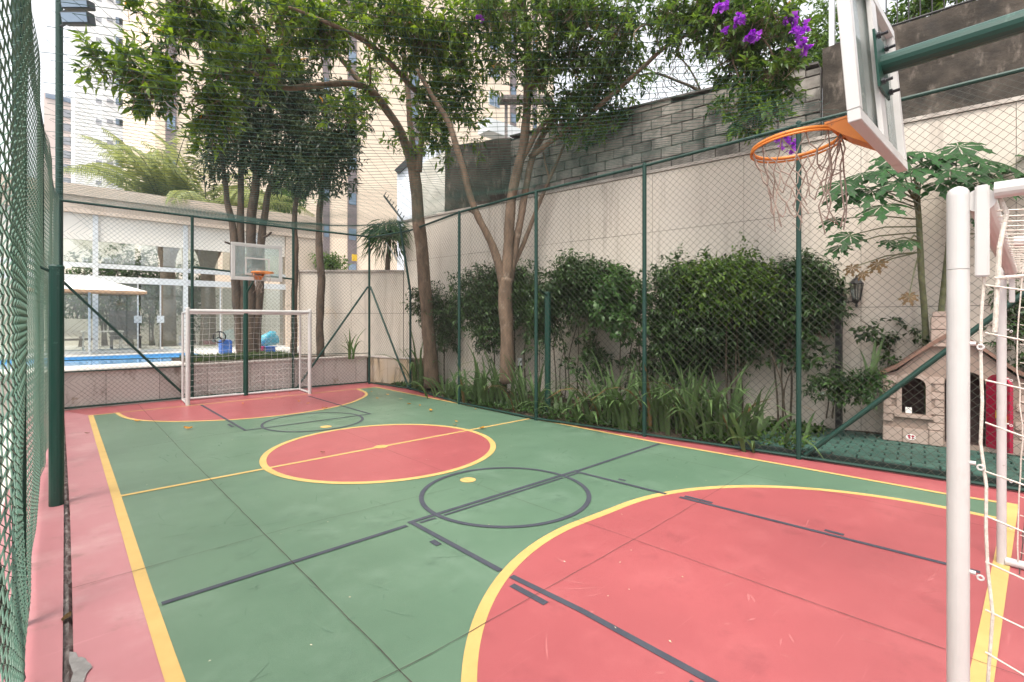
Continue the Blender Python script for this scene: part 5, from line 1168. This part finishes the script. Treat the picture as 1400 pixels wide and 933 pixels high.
# ------------------------------------------------------------------ papaya tree
lobes = []
for k in range(3):
    rr = random.Random(90+k); V = [(0, 0, 0)]; F = []
    tips = 8
    for i in range(tips):
        a = R_(-150+300*i/(tips-1)); L = .34*(1-.38*abs(a)/2.7)*rr.uniform(.9, 1.1); d = Vector((math.cos(a), math.sin(a), 0)); s = Vector((-d.y, d.x, 0))
        def pt(f, w_): q = d*L*f+s*w_*L; q.z = -.30*(f**2)*L+.05*abs(w_)*L; return tuple(q)
        n0 = len(V); V += [pt(.33, -.10), pt(.55, -.21), pt(.62, -.08), pt(.80, -.15), pt(.84, -.05), pt(1, 0), pt(.84, .05), pt(.80, .15), pt(.62, .08), pt(.55, .21), pt(.33, .10), pt(.5, 0), pt(.8, 0)]
        m_ = n0+11; q = n0+12
        F += [(0, n0, m_), (0, m_, n0+10), (n0, n0+1, m_), (n0+1, n0+2, m_), (n0+2, q, m_), (n0+2, n0+3, q), (n0+3, n0+4, q), (n0+4, n0+5, q), (n0+5, n0+6, q), (n0+6, n0+7, q), (n0+7, n0+8, q), (n0+8, m_, q), (n0+8, n0+9, m_), (n0+9, n0+10, m_)]
        if i: F.append((0, n0-3, n0)) if False else None
    me = bpy.data.meshes.new('papaya_leaf'); me.from_pydata(V, [], F); me.materials.append(M['papaya']); lobes.append(me)
dry = lobes[0].copy(); dry.materials.clear(); dry.materials.append(M['papdry'])
pt_ = thing('papaya_tree', 'papaya tree with big jagged leaves behind the toy cottage', 'tree', at(1268, 600, 6.97))
b = MB(); limb(b, [(1270, 600, 6.97, .044), (1266, 460, 6.92, .039), (1260, 380, 6.75, .035), (1256, 300, 6.7, .033), (1254, 268, 6.65, .034), (1254, 250, 6.65, .02)], n=12, wob=.01); b.build('trunk', M['papstem'], pt_, smooth=True)
b = MB(); limb(b, [(1280, 600, 6.86, .046), (1286, 440, 6.8, .04), (1296, 350, 6.6, .036), (1302, 300, 6.5, .033), (1304, 255, 6.5, .02)], n=12, wob=.01); b.build('trunk', M['papstem'], pt_, smooth=True)
def pleaf(x, y, d, x0, y0, d0, sc=1., m=None, seed=0, droop=.5):
    rr = random.Random(int(x*3+y)); d -= .62 if x < 1270 else .85; p = at(x, y, d); q = at(x0, y0, d0); o = bpy.data.objects.new('leaf', m or lobes[rr.randrange(3)]); link(o, pt_)
    o.location = p-pt_.location; dr = (p-q); hd_ = Vector((dr.x, dr.y, 0)).normalized()
    zx = (hd_+Vector((0, 0, -droop))).normalized(); up = (Vector((0, 0, 1))+hd_*droop+Vector((-.62, -.35, 0))+Vector((rr.uniform(-.35, .35), rr.uniform(-.35, .35), 0))).normalized(); yx = up.cross(zx).normalized(); up = zx.cross(yx)
    o.rotation_euler = Matrix((zx, yx, up)).transposed().to_euler(); o.scale = (sc, sc, sc)
    b = MB(); b.tube([q, (p+q)/2+Vector((0, 0, .05)), p], [.011, .009, .006], 5); b.build('petiole', M['petiole'], pt_)
for (x, y, d) in ((1192, 262, 7.0), (1178, 238, 7.1), (1210, 232, 7.0), (1160, 262, 7.2), (1205, 282, 6.8), (1240, 212, 7.1), (1262, 208, 7.0), (1228, 250, 6.8), (1248, 232, 6.9), (1285, 250, 7.1), (1222, 215, 7.3), (1152, 250, 7.1)): pleaf(x, y, d, 1255, 285+rnd.uniform(-18, 25), 6.65, 1.15)
for (x, y, d) in ((1290, 214, 7.2), (1318, 212, 7.1), (1340, 222, 7.2), (1300, 232, 6.9), (1325, 240, 7.0), (1352, 238, 7.3), (1375, 225, 7.2), (1395, 236, 7.1), (1405, 215, 7.3), (1275, 222, 7.4), (1362, 248, 6.9), (1310, 200, 7.3), (1345, 255, 7.0)): pleaf(x, y, d, 1303, 275+rnd.uniform(-14, 20), 6.5, 1.2)
for (x, y, d, x0, y0, sc) in ((1142, 300, 7.3, 1255, 300, .75), (1162, 322, 7.0, 1256, 310, .95), (1148, 338, 7.1, 1256, 318, .7), (1242, 330, 6.9, 1257, 325, .6), (1215, 330, 6.95, 1257, 330, .5), (1230, 335, 6.9, 1257, 332, .5), (1330, 300, 7.2, 1302, 320, .7), (1350, 320, 7.2, 1302, 330, .7)): pleaf(x, y, d, x0, y0, 6.68, sc)
for (x, y, d, sc) in ((1165, 366, 6.95, .42), (1180, 374, 6.95, .35), (1243, 405, 7.0, .45), (1200, 360, 6.95, .5)): pleaf(x, y, d, 1257, 345, 6.7, sc, dry, droop=1.6)

# ------------------------------------------------------------------ lantern, bollard light
lp = thing('garden_lantern', 'black iron lantern on a short post against the white wall', 'lantern', at(1147, 560, 7.6))
b = MB(); p0 = at(1147, 575, 7.6); p1 = at(1147, 392, 7.6); b.box(p0.x-.04, p0.y-.04, 0, p0.x+.04, p0.y+.04, p1.z); b.build('post', M['iron'], lp)
c = at(1171, 402, 7.5)
b = MB(); arm0 = Vector((p0.x, p0.y, c.z-.04)); b.tube([arm0, arm0+(c-arm0)*.35+Vector((0, 0, -.10)), arm0+(c-arm0)*.8+Vector((0, 0, -.11)), c+Vector((0, 0, -.09))], .010, 6); b.tube([c+Vector((.07*math.cos(a)*.6, -.07*math.cos(a)*.6, -.1+.045*math.sin(a))) for a in np.linspace(0, 5, 10)], .007, 5); b.build('scroll_arm', M['iron'], lp)
b = MB(); b.lathe(c, [(.012, -.20), (.022, -.18), (.012, -.15), (.045, -.10), (.052, -.085)], 6); b.build('lantern_base', M['iron'], lp)
b = MB(); b.lathe(c, [(.050, -.083), (.085, .145)], 6); b.build('lantern_glass', M['lampglass'], lp)
b = MB()
for k in range(6): a = k*math.pi/3; b.tube([c+Vector((.053*math.cos(a), .053*math.sin(a), -.085)), c+Vector((.089*math.cos(a), .089*math.sin(a), .148))], .006, 4)
b.lathe(c, [(.098, .146), (.10, .158), (.055, .21), (.05, .225), (.02, .24), (.014, .275), (.004, .285)], 6); b.build('lantern_cap', M['iron'], lp)
p = onW(711, 520, .8); p = at(711, 535, 11.2); bl_ = thing('bollard_light', 'small black bollard light with a pale cap among the strap leaves', 'garden light', (p.x, p.y, 0.0))
b = MB(); zt = at(711, 500, 11.2).z; b.tube([(p.x, p.y, 0), (p.x, p.y, zt)], .055, 12); b.build('bollard_body', M['iron'], bl_)
b = MB(); b.lathe((p.x, p.y, zt), [(.05, .001), (.05, .12), (.058, .121), (.058, .15), (.03, .17)], 12); b.build('bollard_cap', M['alu'], bl_)

# ------------------------------------------------------------------ green tiles and the toy cottage
TZ = .10
tf = thing('tile_floor', None, None, (8, 1, 0)); tf['kind'] = 'structure'
b = MB(); fp = [(np.interp(y, [q[1] for q in FR][::-1], [q[0] for q in FR][::-1])+.05, y) for y in (2.95, 2.17, 1, .15, -1, -2.1)]
b.poly_prism([(x, y, -.1) for x, y in fp]+[(wallX(-2.1)-.02, -2.1, -.1), (wallX(2.95)-.9, 2.95, -.1)], (0, 0, .105+TZ-.012)); b.build('tile_bed', M['tilejoint'], tf)
tl, tw_ = .26, .155; tmesh = None; cnt = 0; along_ = wdir; across = Vector((1, .136, 0)).normalized()
for i in range(14):
    for j in range(-9, 13):
        c = W(j*tl+(tl/2 if i % 2 else 0), 0, 2.14-i*tw_); X0_ = np.interp(c.y, [q[1] for q in FR][::-1], [q[0] for q in FR][::-1])+.13
        if c.x < X0_ or c.y > 2.85-.25*max(0, c.x-8) or c.y < -2.0 or cnt >= 298: continue
        if tmesh is None:
            q = MB(); q.obox((0, 0, 0), along_, across, (0, 0, 1), tl/2-.009, tw_/2-.007, .012); o = q.build('floor_tile', M['tile'], tf, bevel=.003, world=False); tmesh = o.data
        else: o = bpy.data.objects.new('floor_tile', tmesh); link(o, tf)
        o.location = Vector((c.x, c.y, TZ+rnd.uniform(-.001, .003)))-tf.location; o.rotation_euler = (rnd.uniform(-.012, .012), rnd.uniform(-.012, .012), rnd.uniform(-.01, .01)); cnt += 1

fl0 = onZ(1207, 601, TZ+.012); fdir = -wdir; fn_ = wnrm        # cottage front runs to the right (towards -Y), facing the court
hz0 = TZ+.014
tc = thing('toy_cottage', 'plastic toy cottage moulded as stone with a red door, on green tiles', 'playhouse', (fl0.x, fl0.y, hz0))
def H_(u, v, o=0.0): return Vector((fl0.x, fl0.y, hz0))+fdir*u+Vector((0, 0, v))+fn_*o
CW, EV, PK, DP = 1.50, .92, 1.50, .36
def arch(u0, u1, v0, v1, n=10):
    r = (u1-u0)/2; c = (u0+u1)/2; vs_ = v1-r*.8
    return [(u0, v0), (u1, v0), (u1, vs_)]+[(c+r*math.cos(a), vs_+r*.8*math.sin(a)) for a in np.linspace(0, math.pi, n)[1:-1]]+[(u0, vs_)]
def holed(b, outer, holes, o0, o1):
    bm = bmesh.new(); ed = []
    for lp_ in [outer]+holes:
        vs_ = [bm.verts.new(H_(u, v, o1)) for u, v in lp_]
        for i in range(len(vs_)): ed.append(bm.edges.new((vs_[i], vs_[(i+1) % len(vs_)])))
    bmesh.ops.triangle_fill(bm, use_beauty=True, use_dissolve=False, edges=ed)
    r = bmesh.ops.extrude_face_region(bm, geom=list(bm.faces)); ve = [g for g in r['geom'] if isinstance(g, bmesh.types.BMVert)]
    bmesh.ops.translate(bm, verts=ve, vec=fn_*(o0-o1)); bm.normal_update()
    bm.verts.index_update(); b.add([v.co.copy() for v in bm.verts], [tuple(v.index for v in f.verts) for f in bm.faces]); bm.free()
win = arch(.21, .47, .40, .90); door = arch(.66, 1.06, .06, 1.02)
gable = [(0, 0), (CW, 0), (CW, EV), (CW-.16, EV+.06), (.84, PK-.05), (.62, PK-.05), (.16, EV+.06), (0, EV)]
b = MB(); holed(b, gable, [win, door], -.04, 0); b.build('front_wall', M['toywall'], tc)
b = MB(); b.poly_prism([H_(0, 0, -.041), H_(.04, 0, -.041), H_(.04, 0, -DP), H_(0, 0, -DP)], (0, 0, EV)); b.poly_prism([H_(CW-.04, 0, -.041), H_(CW, 0, -.041), H_(CW, 0, -DP), H_(CW-.04, 0, -DP)], (0, 0, EV)); b.build('side_wall', M['toywall'], tc)
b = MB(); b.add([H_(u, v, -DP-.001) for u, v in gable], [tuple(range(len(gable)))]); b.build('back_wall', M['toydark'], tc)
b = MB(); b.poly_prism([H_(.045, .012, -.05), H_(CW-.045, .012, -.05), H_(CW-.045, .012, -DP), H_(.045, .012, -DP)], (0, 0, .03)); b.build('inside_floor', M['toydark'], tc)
def roofside(us, sgn):
    prof = [(-.06, EV-.03), (.02, EV+.02), (.16, EV+.10), (.45, EV+.36), (.75, PK+.02)]
    b = MB()
    for (a, c) in zip(prof[:-1], prof[1:]):
        ua, uc = (a[0], c[0]) if sgn > 0 else (CW-a[0], CW-c[0])
        P = [H_(ua, a[1], .07), H_(uc, c[1], .07), H_(uc, c[1], -DP-.05), H_(ua, a[1], -DP-.05)]; b.poly_prism(P, (0, 0, .055))
    b.build('roof', M['toyroof'], tc)
roofside(0, 1); roofside(0, -1)
b = MB(); b.poly_prism([H_(.50, PK-.16, .06), H_(.80, PK-.16, .06), H_(.80, PK-.16, -.25), H_(.50, PK-.16, -.25)], (0, 0, .05)); b.build('chimney_foot', M['toystone'], tc)
for k in range(2):
    b = MB(); b.poly_prism([H_(.52, PK-.105+k*.17, .045), H_(.78, PK-.105+k*.17, .045), H_(.78, PK-.105+k*.17, -.23), H_(.52, PK-.105+k*.17, -.23)], (0, 0, .164)); b.build('chimney_stone', M['toystone'], tc, bevel=.008)
b = MB(); b.poly_prism([H_(.535, PK+.235, .035), H_(.765, PK+.235, .035), H_(.765, PK+.235, -.22), H_(.535, PK+.235, -.22)], (0, 0, .07)); b.build('chimney_cap', M['toystone'], tc, bevel=.008)
def stone(u0, u1, v0, v1, o=.022):
    b = MB(); P = [H_(u0, v0, .0005), H_(u1, v0, .0005), H_(u1, v0, o), H_(u0, v0, o)]; b.poly_prism(P, (0, 0, v1-v0)); b.build('stone', M['toystone'], tc, bevel=.009)
rr = random.Random(2)
v = .27
for (w0) in (.12, .16, .10, .15, .11, .16): stone(0.0, w0, v, v+.105, .02+rr.uniform(0, .008)); v += .108
u = 0.0
for w_ in (.22, .28, .15): stone(u, u+w_-.006, .0, .20, .034); u += w_
v = .205
for k, (a, c) in enumerate(((.49, .655), (.545, .655), (.49, .655), (.56, .655), (.52, .655), (.56, .655), (.50, .655))): stone(a, c, v, v+.10, .02); v += .104
for (u0, u1, v0, v1) in ((1.07, 1.24, 0, .19), (1.246, 1.5, 0, .19), (1.07, 1.18, .2, .31), (1.07, 1.22, .316, .42), (1.07, 1.16, .426, .54), (1.07, 1.2, .546, .65), (1.07, 1.17, .656, .76), (1.36, 1.5, .2, .31), (1.32, 1.5, .316, .42), (1.38, 1.5, .426, .54), (1.33, 1.5, .546, .65), (1.37, 1.5, .656, .76)): stone(u0, u1, v0, v1, .02)
b = MB(); holed(b, arch(.155, .525, .385, .965), [arch(.212, .468, .387, .902)], .0005, .03); b.build('window_surround', M['toystone'], tc)
b = MB(); b.poly_prism([H_(.13, .345, .0006), H_(.55, .345, .0006), H_(.55, .345, .05), H_(.13, .345, .05)], (0, 0, .045)); b.build('window_sill', M['toystone'], tc, bevel=.006)
b = MB(); b.poly_prism([H_(.25, .402, -.035), H_(.32, .402, -.035), H_(.32, .402, -.008), H_(.25, .402, -.008)], (0, 0, .08)); cbx = b.build('toy_cube', M['canvas'], bevel=.004, origin=H_(.28, .402, -.02)); tag(cbx, 'small white toy cube left on the cottage window sill', 'toy')
# the red door stands open to the right
dd_ = (fdir*.55+fn_*.84).normalized(); dn = Vector((-dd_.y, dd_.x, 0)); hinge = H_(1.06, .07, .0)
b = MB(); b.poly_prism([hinge+dd_*u+Vector((0, 0, v-.06)) for u, v in arch(0.0, .34, .06, 1.0)], dn*.04); dr_ = b.build('door', M['toyred'], tc)
b = MB(); b.obox(hinge+dd_*.20+dn*-.004+Vector((0, 0, .44)), dd_, dn, (0, 0, 1), .05, .008, .05); b.build('flower_emblem', M['toyyellow'], dr_, bevel=.004)
b = MB(); b.obox(hinge+dd_*.29-dn*.02+Vector((0, 0, .40)), dd_, dn, (0, 0, 1), .018, .02, .05); b.build('handle', M['toyyellow'], dr_, bevel=.004)
# small red and white round sticker on the base stones
b = MB(); pc = H_(.31, .085, .0352); b.add([pc+fdir*.055*math.cos(a)+Vector((0, 0, .04*math.sin(a))) for a in np.linspace(0, 6.283, 17)[:-1]], [tuple(range(16))]); b.build('sticker', M['canvas'], tc)
b = MB()
for (u, v, r) in ((-.02, .012, .018), (.022, .012, .018), (-.015, -.014, .015), (.02, -.016, .013)): b.add([pc+fn_*.0012+fdir*(u+r*math.cos(a))+Vector((0, 0, v+r*.8*math.sin(a))) for a in np.linspace(0, 6.283, 9)[:-1]], [tuple(range(8))])
b.build('sticker_print', M['toyred'], tc)

# ------------------------------------------------------------------ pale petals and crumbs blown onto the court
n = 190; P = np.zeros((n, 3))
for i in range(n):
    if i < 70: c = onZ(825, 594); P[i] = (c.x+nrg.normal()*.22, c.y+nrg.normal()*.35, .012)
    elif i < 120: c = onZ(545, 540); P[i] = (c.x+nrg.normal()*.5, c.y+nrg.normal()*.5, .012)
    else: P[i] = (.6+5.7*nrg.random(), 1.2+10.5*nrg.random(), .012)
o = leaves_mesh('petal_litter', plain_leaf('petal', (.60, .54, .42), (.40, .30, .18), .1), None, P, nrg.normal(size=(n, 3))*np.array([1, 1, .05]), np.tile([0, 0, 1.], (n, 1))+nrg.normal(size=(n, 3))*.2, .010+.012*nrg.random(n), .006+.006*nrg.random(n), nrg.random(n), .1)
tag(o, 'tiny pale petals and crumbs scattered over the court', 'petals', None, 'stuff')
# ------------------------------------------------------------------ fallen leaves on the court
lfm = []
for k in range(3):
    rr = random.Random(k); V = []
    for i in range(5):
        f = i/4; wv = .022*math.sin(math.pi*min(1, f*.9+.08)); z = .004+.012*abs(f-.5)*(1+k*.5); V += [(f*.10-.05, -wv, z+.008*k), (f*.10-.05, 0, z), (f*.10-.05, wv, z+.006)]
    F = []
    for i in range(4): F += [(3*i, 3*i+3, 3*i+4, 3*i+1), (3*i+1, 3*i+4, 3*i+5, 3*i+2)]
    me = bpy.data.meshes.new('fallen_leaf'); me.from_pydata(V, [], F); me.materials.append(M['yleaf']); lfm.append(me)
brown = lfm[1].copy(); brown.materials.clear(); brown.materials.append(M['papdry'])
def fall(x, y, label, s=1., m=None):
    p = onZ(x, y, .017); o = bpy.data.objects.new('fallen_leaf', m or lfm[rnd.randrange(3)]); link(o); o.location = p; o.rotation_euler = (0, 0, rnd.random()*6.28); o.scale = (s, s, s); tag(o, label, 'fallen leaf', 'fallen leaves on the court')
LFALL = [(300, 548, .9, 'yellow fallen leaf on red paint by the left foot of the far goal'), (332, 552, 1, 'yellow fallen leaf below the hoop pole, foremost on the far red area'), (358, 543, .9, 'yellow fallen leaf close to the ground bar of the far goal'), (372, 546, 1, 'yellow fallen leaf in the little row below the far goal, left end'),
  (378, 541, .8, 'small yellow fallen leaf nearest the middle of the far goal ground bar'), (386, 545, 1, 'yellow fallen leaf in the middle of the row below the far goal'), (407, 545, .9, 'upper one of two stacked yellow leaves near the right foot of the far goal'), (409, 549, .9, 'lower one of two stacked yellow leaves near the right foot of the far goal'),
  (396, 538, .8, 'yellow fallen leaf touching the far goal net near its right foot'), (421, 552, .8, 'yellow fallen leaf on the right black lane line of the far goal'), (444, 559, 1.1, 'yellow fallen leaf on the yellow arc of the far goal area'),
  (508, 536, .8, 'small yellow fallen leaf at the right end of the far yellow arc'), (516, 545, 1, 'yellow fallen leaf on green paint right of the far yellow arc'), (530, 540, .7, 'left one of two small yellow leaves by the right sideline'), (548, 546, .7, 'right one of two small yellow leaves by the right sideline'),
  (559, 553, 1, 'yellow fallen leaf on the thin cross joint near the far right'), (574, 555, .8, 'small yellow leaf just right of the large orange leaf'), (622, 581, 1, 'yellow fallen leaf on the upper edge of the centre circle'), (624, 577, .7, 'tiny yellow leaf just beyond the centre circle edge'), (650, 560, .6, 'tiny yellow leaf on green paint near the right sideline')]
for (x, y, s_, lab) in LFALL: fall(x, y, lab, s_)
fall(589, 562, 'large orange fallen leaf on green paint towards the far right corner', 1.6); fall(659, 586, 'orange fallen leaf lying on the yellow halfway line at the circle', 1.4)
fall(257, 587, 'large orange fallen leaf on green paint in front of the far goal area', 1.5); fall(188, 576, 'orange fallen leaf on green paint near the far left corner', 1.3)
fall(441, 619, 'small dark dry leaf inside the red centre circle', .7, brown); fall(119, 593, 'dark curled dry leaf on the glare-paled red margin at the far left', .9, brown)
p = onZ(91, 846, -.01); o = bpy.data.objects.new('fallen_leaf', brown); link(o); o.location = p; o.rotation_euler = (0, 0, 1.2); tag(o, 'brown curled leaf lying in the gutter near the camera', 'fallen leaf')

# ------------------------------------------------------------------ light haze in the city air
def haze(x0, y0, x1, y1, z0, z1, dens):
    b = MB(); b.box(x0, y0, z0, x1, y1, z1); m = bpy.data.materials.new('haze'); m.use_nodes = True
    N = m.node_tree.nodes; L = m.node_tree.links; N.remove(N['Principled BSDF']); v = N.new('ShaderNodeVolumePrincipled')
    v.inputs['Density'].default_value = dens; v.inputs['Color'].default_value = (.95, .96, 1, 1); v.inputs['Anisotropy'].default_value = .2
    L.new(v.outputs[0], N['Material Output'].inputs['Volume']); b.build('haze', m, kind='stuff')
haze(-165, -65, 125, 185, -1.2, 86, .0009)
